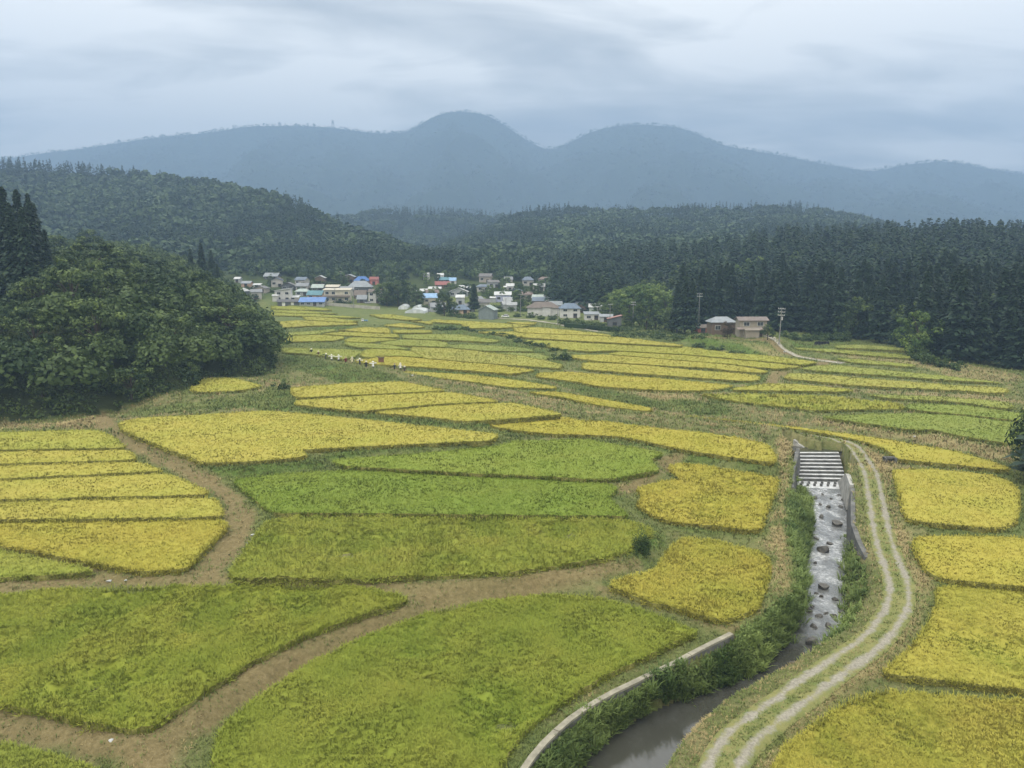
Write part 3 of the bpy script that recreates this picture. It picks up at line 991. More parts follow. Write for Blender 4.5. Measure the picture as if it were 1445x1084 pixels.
    # leaning outer stalks in front of the stem wall
    wp_ = resample(poly, max(0.16, s * .8))
    wp_ = np.concatenate([wp_, wp_ + 0.02])
    Pw = np.column_stack([wp_ + rng.normal(0, .07, wp_.shape), lev + rng.uniform(-.1, RICE_H - .40, len(wp_))])
    v3, q3, tr3, tt3 = blades(Pw, 4, np.full(len(Pw), .5), np.full(len(Pw), np.clip(.22 * s, .03, .3)), .45, np.full(len(Pw), .28), rng, .15)
    q3, tr3 = q3 + len(v), tr3 + len(v)
    v, q, tr, tt = np.concatenate([v, v3]), np.concatenate([q, q3]), np.concatenate([tr, tr3]), np.concatenate([tt, tt3])
    o2 = o * 2
    verts = np.concatenate([tops, low, v])
    wall = np.stack([be[:, 0], be[:, 1], be[:, 1] + o, be[:, 0] + o], 1)[:, ::-1] if len(be) else np.zeros((0, 4), np.int32)
    verts[:, 0] -= cen[0]
    verts[:, 1] -= cen[1]
    verts[:, 2] -= lev
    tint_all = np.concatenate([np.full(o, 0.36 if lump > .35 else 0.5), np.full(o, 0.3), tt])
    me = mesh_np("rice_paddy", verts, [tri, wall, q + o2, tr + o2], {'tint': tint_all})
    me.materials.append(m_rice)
    me.materials.append(m_stem_shade)
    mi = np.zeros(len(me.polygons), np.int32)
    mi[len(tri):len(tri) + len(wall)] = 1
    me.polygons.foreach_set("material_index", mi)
    ob = link("rice_paddy", me, None, None, (cen[0], cen[1], lev))
    ob.color = (*f['col'], 1)
    tag(ob, f['label'], "rice paddy", "terraced rice paddies on the valley floor")
    return len(P)


print("tufts", sum(make_field(f) for f in fields))
# ------------------------------------------------------------------ stream, weir, walls, track
def water_mat(name, deep, foam_sheen):
    m, t, b = new_mat(name, 0.06, 0.5)
    f = noise(t, 0.55, 8, 0.72, sx=(1.0, 0.55, 1))
    f2 = noise(t, 2.6, 6, 0.7)
    fm = ramp(t, f, [(0.575 - foam_sheen * .12, (0, 0, 0)), (0.77 - foam_sheen * .12, (1, 1, 1))])
    fm = math_node(t, 'MULTIPLY', fm, ramp(t, f2, [(0.35, (0.2, 0.2, 0.2)), (0.6, (1, 1, 1))]))
    fm = math_node(t, 'MULTIPLY', fm, math_node(t, 'MULTIPLY', attr(t, 'foam_sheen'), foam_sheen), True)
    deep = mixc(t, attr(t, 'foam_sheen'), (0.045, 0.045, 0.036), deep)
    t.links.new(mixc(t, fm, deep, (0.55, 0.565, 0.57)), b.inputs['Base Color'])  # pale patches are riffle foam plus painted sky reflection
    t.links.new(math_node(t, 'ADD', math_node(t, 'MULTIPLY', fm, 0.5), 0.05), b.inputs['Roughness'])
    b.inputs['IOR'].default_value = 1.7
    bump(t, b, math_node(t, 'ADD', f2, f), 0.5, 0.09)
    bn = [q for q in t.nodes if q.bl_idname == 'ShaderNodeBump'][0]
    t.links.new(math_node(t, 'ADD', math_node(t, 'MULTIPLY', attr(t, 'foam_sheen'), .52), .035), bn.inputs['Strength'])
    return m


def sheet(name, left, right, zf, mat, label, n=26, across=10, foam_sheen=None):
    a, c = resample(left, 1, False), resample(right, 1, False)
    la = np.stack([np.interp(np.linspace(0, 1, n), np.linspace(0, 1, len(a)), a[:, k]) for k in (0, 1)], 1)
    lc = np.stack([np.interp(np.linspace(0, 1, n), np.linspace(0, 1, len(c)), c[:, k]) for k in (0, 1)], 1)
    v = []
    for i in range(n):
        for j in range(across + 1):
            p = la[i] + (lc[i] - la[i]) * (j / across * 1.36 - 0.08)
            v.append((p[0], p[1], zf(p[1])))
    w = across + 1
    q = [(i * w + j, i * w + j + 1, (i + 1) * w + j + 1, (i + 1) * w + j) for i in range(n - 1) for j in range(across)]
    fo = np.repeat(np.interp(np.linspace(0, 1, n), *(foam_sheen or ([0, 1], [0, 0]))), w)
    me = mesh_np(name, v, np.array(q), {'foam_sheen': fo}, smooth=True)
    return tag(link(name, me, mat), label, "water", kind="structure")


m_riffle = water_mat("riffle_water", (0.115, 0.118, 0.112), 1.0)
m_pool = water_mat("pool_water", (0.045, 0.045, 0.036), 0.04)
sheet("stream_water", L_WAT, R_WAT, lambda y: wl(y) - .02, m_riffle, "stream running broken between stones below the weir and dark and still round its bend", 90, 14, ([0, .50, .66, 1], [1, .9, .06, 0.02]))
sheet("upper_stream_water", UP_L, UP_R, lambda y: wl(y, True) - .02, m_pool, "water of the stream just above the stepped weir", 12, 6)

m_conc = paint("weathered_concrete", (0.30, 0.295, 0.27), 0.4, 0.9, 0.9, 0.15, 0.3)
m_dconc = paint("dark_wet_concrete", (0.105, 0.105, 0.098), 0.45, 0.8, 0.85, 0.2, 0.3)
m_cope = paint("pale_coping", (0.23, 0.215, 0.165), 0.3, 1.5, 0.9, 0.15, 0.2)


def wall_run(name, px, label, mat, thick=0.45, deep=3.4, proud=0.08, cat="retaining wall", dz=0.4, cope=None, step=1.6, batter=0.25, side=1, drop=None):
    """a wall along the stream: top edge follows the ground, face goes down to the bed"""
    line = resample(px_to(px, dz), step, False)
    tan = np.gradient(line, axis=0)
    tan /= np.linalg.norm(tan, axis=1)[:, None]
    nrm = np.stack([-tan[:, 1], tan[:, 0]], 1) * side
    zt = ground_z(line[:, 0] + nrm[:, 0] * 1.2, line[:, 1] + nrm[:, 1] * 1.2) + proud
    zt = np.convolve(np.pad(zt, 3, mode='edge'), np.ones(7) / 7, 'valid')
    inn, out = line + nrm * thick / 2, line - nrm * thick / 2
    zb = zt - deep
    lo = out - nrm * batter
    v, f = [], []
    for i in range(len(line)):
        v += [(*inn[i], zt[i]), (*out[i], zt[i]), (*lo[i], zb[i]), (*inn[i], zb[i])]
    for i in range(len(line) - 1):
        a, c = i * 4, i * 4 + 4
        f += [(a, a + 1, c + 1, c), (a + 1, a + 2, c + 2, c + 1), (a + 2, a + 3, c + 3, c + 2), (a + 3, a, c, c + 3)]
    f += [(0, 3, 2, 1), tuple(len(v) - 4 + k for k in range(4))]
    o = MB().add(v, f).build(name, mat)
    tag(o, label, cat)
    if cope:
        w = cope / 2
        seg = 3
        for i in range(0, len(line) - 1, seg):
            m = MB()
            e = min(i + seg, len(line) - 1)
            for k in range(i, e):
                s0 = 0.04 if k == i else 0.0
                p0, p1 = line[k] + (line[k + 1] - line[k]) * s0, line[k + 1]
                z0, z1 = zt[k] + 0.005, zt[k + 1] + 0.005
                m.hexa([(*(p0 + nrm[k] * w), z0), (*(p0 - nrm[k] * w), z0), (*(p1 - nrm[k + 1] * w), z1), (*(p1 + nrm[k + 1] * w), z1)],
                       [(*(p0 + nrm[k] * w), z0 + .16), (*(p0 - nrm[k] * w), z0 + .16), (*(p1 - nrm[k + 1] * w), z1 + .16), (*(p1 + nrm[k + 1] * w), z1 + .16)])
            m.build("coping_slab", m_cope, o)
    return o


wall_run("retaining_wall", [(1033, 892), (983, 912), (923, 939), (863, 967), (813, 997), (773, 1032), (748, 1062), (733, 1084), (712, 1130)],
         "curved concrete retaining wall with a pale coping, above the overgrown pool bank", m_dconc, 0.4, 2.6, 0.10, cope=0.44, side=-1, batter=.02)
wall_run("stream_wall", [(1181, 634), (1190, 655), (1202, 688)], "grey concrete side wall along the stepped weir", m_conc, 0.5, 3.4, 0.1, side=1)
wall_run("stream_wall", [(1203, 692), (1204, 742), (1212, 766), (1224, 790)], "dark stained wall between the stony stream and the two-rut track", m_dconc, 0.5, 3.6, 0.05, side=1)
wall_run("stream_wall", [(1121, 620), (1135, 623.5), (1150, 627), (1180, 634.5)], "pale concrete wall behind the stepped weir, under the track", m_conc, 0.5, 2.6, 0.1, side=1)
wall_run("stream_wall", [(1126, 637), (1119, 664), (1117, 692)], "weedy concrete side wall of the weir below the straw path", m_dconc, 0.5, 3.0, -0.1, side=-1)
wl0 = wall_run("wing_wall", [(1203, 690), (1208, 687), (1214, 690)], "triangular grey wing wall where the weir meets the stony stream", m_conc, 0.5, 3.2, 0.3, side=1, step=.8)

# stepped weir: broad wet steps above two rows of baffle blocks
A, B_, C_, D_ = WEIR
za, zb_ = wl(95) + .05, wl(float((C_[1] + D_[1]) / 2), True) - .05


def wp(s, t_):
    p0, p1 = A + (B_ - A) * s, D_ + (C_ - D_) * s
    return p0 + (p1 - p0) * t_


m_tread = paint("wet_step_sheet", (0.52, 0.53, 0.535), .4, 1.2, .18, .6, .3)

weir = empty("weir", (*(sum(WEIR) / 4), za), 0, "stepped concrete weir with water sheeting white over its treads", "weir")
c0 = np.array(weir.location)


def wquad(m, s0, s1, t0, t1, z0, z1):
    ps = [wp(s0, t0), wp(s1, t0), wp(s1, t1), wp(s0, t1)]
    m.hexa([(*(p - c0[:2]), z0 - c0[2]) for p in ps], [(*(p - c0[:2]), z1 - c0[2]) for p in ps])


NS = 8
for k in range(NS):
    t0, t1 = 0.30 + 0.70 * k / NS, 0.30 + 0.70 * (k + 1) / NS
    z1 = za + (zb_ - za) * (k + 1.0) / NS
    m = MB()
    wquad(m, -0.05, 1.05, t0, t1 - .002, za - 3, z1)
    st_ = m.build("step", m_dconc, weir)
    m = MB()
    wquad(m, -0.04, 1.04, t0 + 0.004, t1 - 0.024, z1 + .004, z1 + .05)
    m.build("water_sheet", m_tread, st_)
m = MB()
wquad(m, -0.05, 1.05, -0.08, 0.298, za - 3, za - .10)
ap = m.build("apron", m_dconc, weir)
m = MB()
wquad(m, -0.05, 1.05, -0.08, 0.292, za - .096, za - .03)
m.build("water_sheet", m_tread, ap)
for row in range(2):
    for k in range(7):
        s0 = 0.03 + (k + 0.25 * row) / 7.2
        m = MB()
        wquad(m, s0, s0 + 0.05, 0.05 + row * .11, 0.09 + row * .11, za - .3, za + .28)
        m.build("baffle_block", m_dconc, weir)

# stones in the stream
m_rock = paint("wet_stone", (0.085, 0.08, 0.07), 0.5, 2.5, 0.55, 0.4, 0.5)


def rock_mesh(seed):
    import bmesh
    bm = bmesh.new()
    bmesh.ops.create_icosphere(bm, subdivisions=3, radius=1)
    r = np.random.default_rng(seed)
    ax = r.normal(size=(9, 3))
    ax /= np.linalg.norm(ax, axis=1)[:, None]
    lim = r.uniform(0.3, 0.8, 9)
    for v in bm.verts:
        for a, l in zip(ax, lim):
            d = v.co.dot(Vector(a))
            if d > l:
                v.co -= Vector(a) * (d - l) * 0.9
    me = bpy.data.meshes.new("rock")
    bm.to_mesh(me)
    bm.free()
    me.materials.append(m_rock)
    return me


rocks = [rock_mesh(k) for k in range(5)]
ROCK_PX = [(1160,778,1.5,"low flat weed-topped stone in the middle of the stream, the widest one",1),(1180,741,1.2,"flat dark slab of stone against the track-side wall of the stream",1),
           (1148,909,1.1,"dark stone standing in the last riffle before the pool",0),(1161,830,1.0,"flat dark stone sticking out where the stream narrows",0)]
SMALL_ROCKS = [(1150,703),(1161,698),(1172,704),(1184,699),(1190,706),(1158,712),(1143,718),(1168,716),(1186,715),(1150,795),(1136,812),(1141,860),(1146,857),(1155,869),(1165,866),(1176,870),(1186,865),(1143,864),(1158,842),(1152,838),(1187,888),(1181,893),(1136,929),(1146,905),(1155,911),(1160,730),(1152,760),(1170,768),(1185,800),(1148,885),(1170,884),(1178,846),(1120,938)]
rr = random.Random(4)
for u, v, sz, lab, _ in ROCK_PX:
    x, y = on_base(u, v, -2.9)
    o = link("stone", rocks[rr.randrange(5)], None, None, (x, y, wl(y) - .02))
    o.scale = (sz * .75, sz * .5, sz * .62)
    o.rotation_euler = (0, 0, rr.uniform(0, 6))
    tag(o, lab, "stone", "stones in the shallow stream")
for u, v in SMALL_ROCKS:
    x, y = on_base(u, v, -2.9)
    o = link("stone", rocks[rr.randrange(5)], None, None, (x, y, wl(y) - .02))
    s = rr.uniform(0.2, 0.45)
    o.scale = (s * rr.uniform(.9, 1.6), s * .85, s * rr.uniform(.8, 1.2))
    o.rotation_euler = (rr.uniform(-.2, .2), rr.uniform(-.2, .2), rr.uniform(0, 6))
    tag(o, "small dark wet stone breaking the shallow water below the weir", "stone", "stones in the shallow stream")

# two-rut farm track
TRACK = [(1120, 606), (1150, 611), (1175, 616), (1207, 632), (1228, 665), (1236, 705), (1243, 745), (1256, 790), (1270, 828), (1268, 858), (1235, 902), (1172, 948), (1112, 988), (1058, 1030), (1030, 1060), (1018, 1084), (1006, 1130)]


def ribbon(name, px, width, mat, label, dz=0.7, n=9, lift=0.05, step=0.6, cat="track"):
    line = resample(px_to(px, dz), step, False)
    for _ in range(12):
        line[1:-1] = (line[:-2] + line[1:-1] * 2 + line[2:]) / 4
    tan = np.gradient(line, axis=0)
    tan /= np.linalg.norm(tan, axis=1)[:, None]
    nrm = np.stack([tan[:, 1], -tan[:, 0]], 1)
    L = len(line)
    sd = np.linspace(-1, 1, n)
    P = line[:, None, :] + nrm[:, None, :] * (sd * width / 2)[None, :, None]
    Z = ground_z(P[..., 0], P[..., 1]) + lift
    v = np.concatenate([P, Z[..., None]], 2).reshape(-1, 3)
    i, j = np.meshgrid(np.arange(L - 1), np.arange(n - 1), indexing='ij')
    k = (i * n + j).ravel()
    q = np.stack([k, k + 1, k + n + 1, k + n], 1)
    me = mesh_np(name, v, q, {'across': np.tile(sd, L)}, smooth=True)
    tag(link(name, me, mat), label, cat, kind="structure")
    return line


m_track, t, b = new_mat("track_surface", 0.95, 0.08)
ac = attr(t, 'across')
n1_, n2_ = noise(t, 0.8, 6, 0.7), noise(t, 5.0, 5, 0.7)
aa = math_node(t, 'ABSOLUTE', math_node(t, 'SUBTRACT', math_node(t, 'ABSOLUTE', ac), 0.56))
aa = math_node(t, 'ADD', aa, math_node(t, 'MULTIPLY', math_node(t, 'SUBTRACT', noise(t, .16, 3), .5), .5))
aa = math_node(t, 'ADD', aa, math_node(t, 'MULTIPLY', math_node(t, 'SUBTRACT', n1_, 0.5), 0.95))
rut = ramp(t, aa, [(0.08, (1, 1, 1)), (0.30, (0, 0, 0))])
grav = ramp(t, n2_, [(0.3, (0.15, 0.14, 0.11)), (0.7, (0.31, 0.29, 0.235))])
verge = ramp(t, n1_, [(0.35, (0.10, 0.13, 0.038)), (0.6, (0.185, 0.18, 0.07))])
t.links.new(mixc(t, rut, verge, grav), b.inputs['Base Color'])
bump(t, b, n2_, 0.6, 0.08)
track_line = ribbon("farm_track", TRACK, 2.7, m_track, "grassy farm track with two pale gravel wheel ruts beside the stream", n=11)
m_lane = paint("pale_lane", (0.29, 0.27, 0.215), 0.25, 0.8, 0.95, 0.1, 0.2)
ribbon("farm_lane", [(990, 475), (1020, 473), (1045, 475.5), (1065, 479), (1082, 485), (1098, 493.5), (1120, 500), (1150, 505.5), (1190, 511)], 2.1, m_lane, "pale farm lane dropping from the farmhouses to the paddies", dz=1.2, n=3, lift=.12, step=2)
ribbon("village_road", [(695, 447.3), (730, 448.5), (770, 453), (795, 458.5), (830, 464.5), (860, 468)], 3.0, m_lane, "pale village road along the edge of the farthest paddies", dz=.6, n=3, lift=.15, step=2.5)
# ------------------------------------------------------------------ grass and weeds
def scatter_polar(n, r0, r1, a0=-37, a1=37, power=1.0):
    r = np.exp(RNG.uniform(math.log(r0), math.log(r1), n))
    a = np.radians(RNG.uniform(a0, a1, n))
    return r * np.sin(a), r * np.cos(a)


m_grass = leaf_mat("verge_grass", (0.075, 0.11, 0.025), (0.23, 0.25, 0.075), 0.0, 0.2, 0.55)
m_straw = leaf_mat("dry_grass", (0.16, 0.125, 0.05), (0.42, 0.34, 0.16), 0.0, 0.15, 0.55)


def grass_mass(name, x, y, size, mat, label, n=4, lean=0.7, tintv=0.45, cat="grass"):
    P = np.column_stack([x, y, ground_z(x, y) - 0.04])
    dist = np.hypot(x, y)
    L = size * np.clip(dist / 85, 0.7, 1.7)
    v, q, tr, tt = blades(P, n, L, L * 0.20, lean, tintv + fbm(x / 4, y / 4, 3) * 0.9, RNG, 0.1, None, 0, 0.35)
    o = link(name, mesh_np(name, v, [q, tr], {'tint': tt}), mat)
    return tag(o, label, cat, kind="stuff")


x, y = scatter_polar(300000, 42, 330)
oc, cv = ground_occ(x, y), cover_at(x, y)
tr_d = np.full(len(x), 99.0)
nearm = np.hypot(x, y) < 190
tr_d[nearm] = dist_line(x[nearm], y[nearm], track_line, False)
free = (oc == 0) | (oc == 4)
rut_ = (np.abs(tr_d - 0.76) < 0.42)
u01 = RNG.random(len(x))
clump = fbm(x / 3, y / 3, 3) + 0.5
green = free & ~rut_ & (u01 < 0.95 * cv[:, 0] + 0.34 * (1 - cv[:, 0]) * (1 - cv[:, 1]) * (1 - 0.93 * cv[:, 2]) * (clump > .45))
straw = free & ~rut_ & ~green & (u01 < 0.75 * cv[:, 1] * (1 - cv[:, 2]) + 0.42 * (1 - cv[:, 0]) * (1 - 0.85 * cv[:, 2]))
grass_mass("verge_grass", x[green], y[green], 0.36, m_grass, "green grass on the bunds, banks and track verges between the paddies")
grass_mass("dry_grass", x[straw], y[straw], 0.34, m_straw, "dry straw-coloured grass on the bunds and stream-side path", 4, 0.9)


def leaf_cloud(centres, radii, per, size, rng, tint_c=None, flat=0.7, up=0.35):
    """diamond leaves in balls of the given radii; returns verts, quads, tint"""
    k = len(centres)
    C = np.repeat(centres, per, 0)
    Rr = np.repeat(radii, per)
    d = rng.normal(size=(k * per, 3))
    d /= np.linalg.norm(d, axis=1)[:, None] + 1e-9
    rad = rng.random(k * per) ** 0.4
    p = C + d * (Rr * rad)[:, None] * np.array([1, 1, flat])
    nrm = d + rng.normal(0, 0.55, d.shape)
    nrm[:, 2] += up
    nrm /= np.linalg.norm(nrm, axis=1)[:, None]
    a = np.cross(nrm, rng.normal(size=nrm.shape))
    a /= np.linalg.norm(a, axis=1)[:, None] + 1e-9
    bb = np.cross(nrm, a)
    s = (np.repeat(size, per) if np.ndim(size) else size) * rng.uniform(0.6, 1.3, k * per)
    s = np.asarray(s)[:, None]
    v = np.stack([p - a * s * .62, p - bb * s * .36, p + a * s * .62, p + bb * s * .36], 1).reshape(-1, 3)
    o = np.arange(k * per) * 4
    q = np.stack([o, o + 1, o + 2, o + 3], 1)
    tc_ = np.full(k, 0.45) if tint_c is None else tint_c
    tt = np.repeat(np.repeat(tc_, per) + rng.normal(0, 0.12, k * per), 4)
    return v, q, tt


m_weed = leaf_mat("bank_weeds", (0.045, 0.08, 0.018), (0.21, 0.27, 0.075), 0.0, 0.25, 0.25)
# tall weeds on the stream banks
bank = []
for side, wat, top, px_n in ((0, L_WAT, L_TOP, 2500), (1, R_WAT, R_TOP, 520)):
    a_, c_ = resample(wat, 1, False), resample(top, 1, False)
    tt_ = RNG.random(px_n)
    pa = np.stack([np.interp(tt_, np.linspace(0, 1, len(a_)), a_[:, k]) for k in (0, 1)], 1)
    pc = np.stack([np.interp(tt_, np.linspace(0, 1, len(c_)), c_[:, k]) for k in (0, 1)], 1)
    s_ = RNG.uniform(0.06, 0.955 if side == 0 else 0.8, px_n)[:, None]
    p = pa + (pc - pa) * s_
    if side == 1:
        k = (p[:, 1] < 92) & (p[:, 1] > 60)
        k &= RNG.random(px_n) < .7
        p = p[k]
    bank.append(p)
bank = np.concatenate(bank)
bz = ground_z(bank[:, 0], bank[:, 1])
rad = RNG.uniform(0.26, 0.58, len(bank))
cen_ = np.column_stack([bank[:, 0], bank[:, 1], bz + rad * 0.45])
tc_b = 0.45 + fbm(bank[:, 0] / 4, bank[:, 1] / 4, 3) * 1.3
v1, q1, t1 = leaf_cloud(cen_, rad, 55, 0.22, RNG, tc_b, 0.8)
P = np.column_stack([bank[:, 0] + RNG.normal(0, .3, len(bank)), bank[:, 1] + RNG.normal(0, .3, len(bank)), bz])
v2, q2, tr2, t2 = blades(np.repeat(P, 3, 0), 6, RNG.uniform(.45, 1.0, len(P) * 3), np.full(len(P) * 3, .075), 0.7, np.repeat(tc_b, 3), RNG, .1)
tag(link("bank_weeds", mesh_np("bank_weeds", np.concatenate([v1, v2]), [q1, q2 + len(v1), tr2 + len(v1)], {'tint': np.r_[t1, t2]}), m_weed),
    "tangle of tall green weeds covering the banks of the stream", "weeds", kind="stuff")

# ------------------------------------------------------------------ trees: a few of each kind, then copies
m_broad = leaf_mat("broadleaf_leaves", (0.019, 0.040, 0.012), (0.130, 0.178, 0.047), 0.35, 0.2)
m_cedar = leaf_mat("cedar_needles", (0.007, 0.018, 0.011), (0.030, 0.055, 0.026), 0.3, 0.1)
m_bamboo = leaf_mat("bamboo_leaves", (0.055, 0.10, 0.022), (0.22, 0.29, 0.068), 0.3, 0.25)
m_maroon = leaf_mat("maroon_leaves", (0.035, 0.028, 0.018), (0.10, 0.07, 0.04), 0.2, 0.15)
m_bark = paint("bark", (0.06, 0.048, 0.035), 0.4, 3, 0.95, 0.1, 0.4)
m_pale_wood = paint("pale_wood", (0.22, 0.20, 0.16), 0.3, 2, 0.9, 0.1)


def broad_mesh(seed, dens=1.0, leaf=0.43):
    """10 m broadleaf crown: limbs carrying uneven clumps of leaves"""
    rng = np.random.default_rng(seed)
    k = int(44 * dens)
    th = rng.uniform(0, 2 * np.pi, k)
    hz = rng.uniform(0.0, 1.0, k) ** 0.8
    rr_ = (np.sin(np.pi * (0.16 + 0.72 * hz)) ** 0.7) * rng.uniform(0.45, 1.05, k) * 4.3
    c = np.column_stack([np.cos(th) * rr_, np.sin(th) * rr_, 1.1 + 7.4 * hz])
    rad = rng.uniform(0.9, 1.75, k) * (1.1 - 0.35 * hz)
    tint = 0.30 + 0.28 * rng.normal(size=k)
    v, q, t_ = leaf_cloud(c, rad, 64, leaf, rng, tint, 0.62, 0.6, )
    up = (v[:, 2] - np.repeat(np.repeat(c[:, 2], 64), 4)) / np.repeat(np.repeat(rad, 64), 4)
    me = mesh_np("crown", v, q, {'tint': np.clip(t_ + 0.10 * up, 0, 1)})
    tb = MB().tube([(0, 0, -1.5), (.1, 0, 1.5), (0.05, .1, 4), (0, 0, 6.5)], [.34, .28, .18, .06], 7)
    for p in c[:9]:
        tb.tube([(0.04, 0, 1.2 + .25 * p[2]), tuple(p * np.array([.5, .5, .8])), tuple(p)], [.13, .08, .03], 5)
    return me, tb.mesh("trunk")


def cedar_mesh(seed, n=1500):
    """20 m cedar: a narrow cone of drooping sprays with ragged edge"""
    rng = np.random.default_rng(seed)
    h = rng.random(n) ** 0.85
    z = 2.0 + 18.0 * h
    prof = 2.7 * (1 - h) ** 0.75 + 0.12
    lob = 1 + 0.22 * np.sin(h * 37 + rng.uniform(0, 6)) + rng.normal(0, .12, n)
    a = rng.uniform(0, 2 * np.pi, n)
    rr_ = prof * lob * (0.35 + 0.65 * rng.random(n) ** 0.6)
    p = np.column_stack([np.cos(a) * rr_, np.sin(a) * rr_, z])
    out = np.column_stack([np.cos(a), np.sin(a), -0.45 + rng.normal(0, .3, n)])
    out /= np.linalg.norm(out, axis=1)[:, None]
    side = np.column_stack([-np.sin(a), np.cos(a), rng.normal(0, .35, n)])
    L = (0.55 + 0.55 * (1 - h)) * rng.uniform(.7, 1.3, n)
    Wd = L * 0.42
    v = np.stack([p - out * L[:, None] * .5, p - side * Wd[:, None], p + out * L[:, None] * .7, p + side * Wd[:, None]], 1).reshape(-1, 3)
    o = np.arange(n) * 4
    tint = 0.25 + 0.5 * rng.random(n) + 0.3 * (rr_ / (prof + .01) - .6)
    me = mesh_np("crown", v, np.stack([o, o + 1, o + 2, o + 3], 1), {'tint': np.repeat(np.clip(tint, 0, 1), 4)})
    tb = MB().tube([(0, 0, -2), (0, 0, 3), (0, 0, 12), (0, 0, 19.5)], [.32, .28, .16, .03], 7)
    return me, tb.mesh("trunk")


BROAD = [broad_mesh(100 + k) for k in range(6)]
BAMB = [broad_mesh(200 + k, 1.1, 0.42) for k in range(3)]
MARO = [broad_mesh(250)]
CEDAR = [cedar_mesh(300 + k) for k in range(5)]
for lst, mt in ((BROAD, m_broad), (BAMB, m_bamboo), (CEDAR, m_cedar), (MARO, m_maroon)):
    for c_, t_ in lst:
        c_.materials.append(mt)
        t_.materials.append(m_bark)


def plant(name, kind, loc, scale, label, cat="tree", group=None, rz=None):
    c_, t_ = kind[rr.randrange(len(kind))]
    e = empty(name, loc, rr.uniform(0, 6.28) if rz is None else rz, label, cat, group)
    e.scale = scale if isinstance(scale, tuple) else (scale,) * 3
    cr = link("crown", c_, None, e)
    tr_o = link("trunk", t_, None, e)
    return e


# the wooded hill: broadleaf trees down to its foot, cedars on the far left
def px_of(x, y, z):
    dy_ = y * CP - (z - CAM_H) * SP
    return 722.5 + FPX * x / dy_, 542 - FPX * (y * SP + (z - CAM_H) * CP) / dy_


taken = []
cnt = 0
wood_rest = []
hb = HILL_FOOT
tries = 0
while tries < 24000:
    tries += 1
    x = rr.uniform(-260, -40)
    y = rr.uniform(118, 440)
    if x / y < -0.80 or (y > 330 and rr.random() < .5):
        continue
    if not inside(np.array([x]), np.array([y]), hb)[0]:
        continue
    d = float(dist_line(np.array([x]), np.array([y]), hb)[0])
    if d < 1.2 or d > 80:
        continue
    sp = 4.9 if d < 22 else 7.0
    if any((x - a) ** 2 + (y - b_) ** 2 < sp * sp for a, b_ in taken):
        continue
    z = float(ground_z(x, y))
    if px_of(x, y, z + 8)[0] < -60:
        continue
    taken.append((x, y))
    if cnt >= 155:
        wood_rest.append((x, y, z))
        continue
    s = rr.uniform(0.62, 1.2) * (0.8 if d < 5 else 1.0) * (1.35 if rr.random() < .15 and d > 8 else 1)
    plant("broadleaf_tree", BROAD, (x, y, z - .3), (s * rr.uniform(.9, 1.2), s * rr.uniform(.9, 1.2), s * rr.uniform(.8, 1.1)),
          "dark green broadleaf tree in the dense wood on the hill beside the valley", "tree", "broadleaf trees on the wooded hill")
    cnt += 1
for u, vt, y in [(-30,272,205),(2,262,200),(22,266,207),(38,272,200),(12,285,190),(50,300,204),(-12,268,214),(30,290,188),(62,322,198),(-45,280,196),(46,285,214)]:
    x, _, zt = at_y(u, vt, y)
    zg = float(ground_z(x, y))
    h = max(14, zt - zg)
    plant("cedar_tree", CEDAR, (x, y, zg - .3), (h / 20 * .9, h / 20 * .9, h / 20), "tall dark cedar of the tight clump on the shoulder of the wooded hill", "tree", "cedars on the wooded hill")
for u, vt, y in [(283,342,330),(297,352,340),(306,372,330),(268,350,335)]:
    x, _, zt = at_y(u, vt, y)
    zg = float(ground_z(x, y))
    h = max(12, zt - zg)
    plant("cedar_tree", CEDAR, (x, y, zg - .3), (h / 20, h / 20, h / 20), "slim dark cedar rising from the far slope of the wooded hill", "tree", "cedars on the far hill slope")
print("hill trees", cnt)
# undergrowth between and under the hill's trees
ux, uy = RNG.uniform(-260, -38, 26000), RNG.uniform(112, 440, 26000)
k = inside(ux, uy, hb) & (ux / uy > -.78)
ux, uy = ux[k], uy[k]
ud = dist_line(ux, uy, hb)
k = (ud < 75) & ((ud < 14) | (RNG.random(len(ux)) < .45))
ux, uy = ux[k], uy[k]
ur = RNG.uniform(.9, 2.0, len(ux))
v, q, t_ = leaf_cloud(np.column_stack([ux, uy, ground_z(ux, uy) + ur * .45]), ur, 46, .5, RNG, .22 + 1.1 * fbm(ux / 9, uy / 9, 3), .8, .5)
tag(link("undergrowth", mesh_np("undergrowth", v, q, {'tint': np.clip(t_, 0, 1)}), m_broad), "leafy undergrowth filling the wood on the hill", "undergrowth", kind="stuff")
# ------------------------------------------------------------------ forested hills and the mountain range
def stem_at(u_list):
    return np.array(u_list, float)


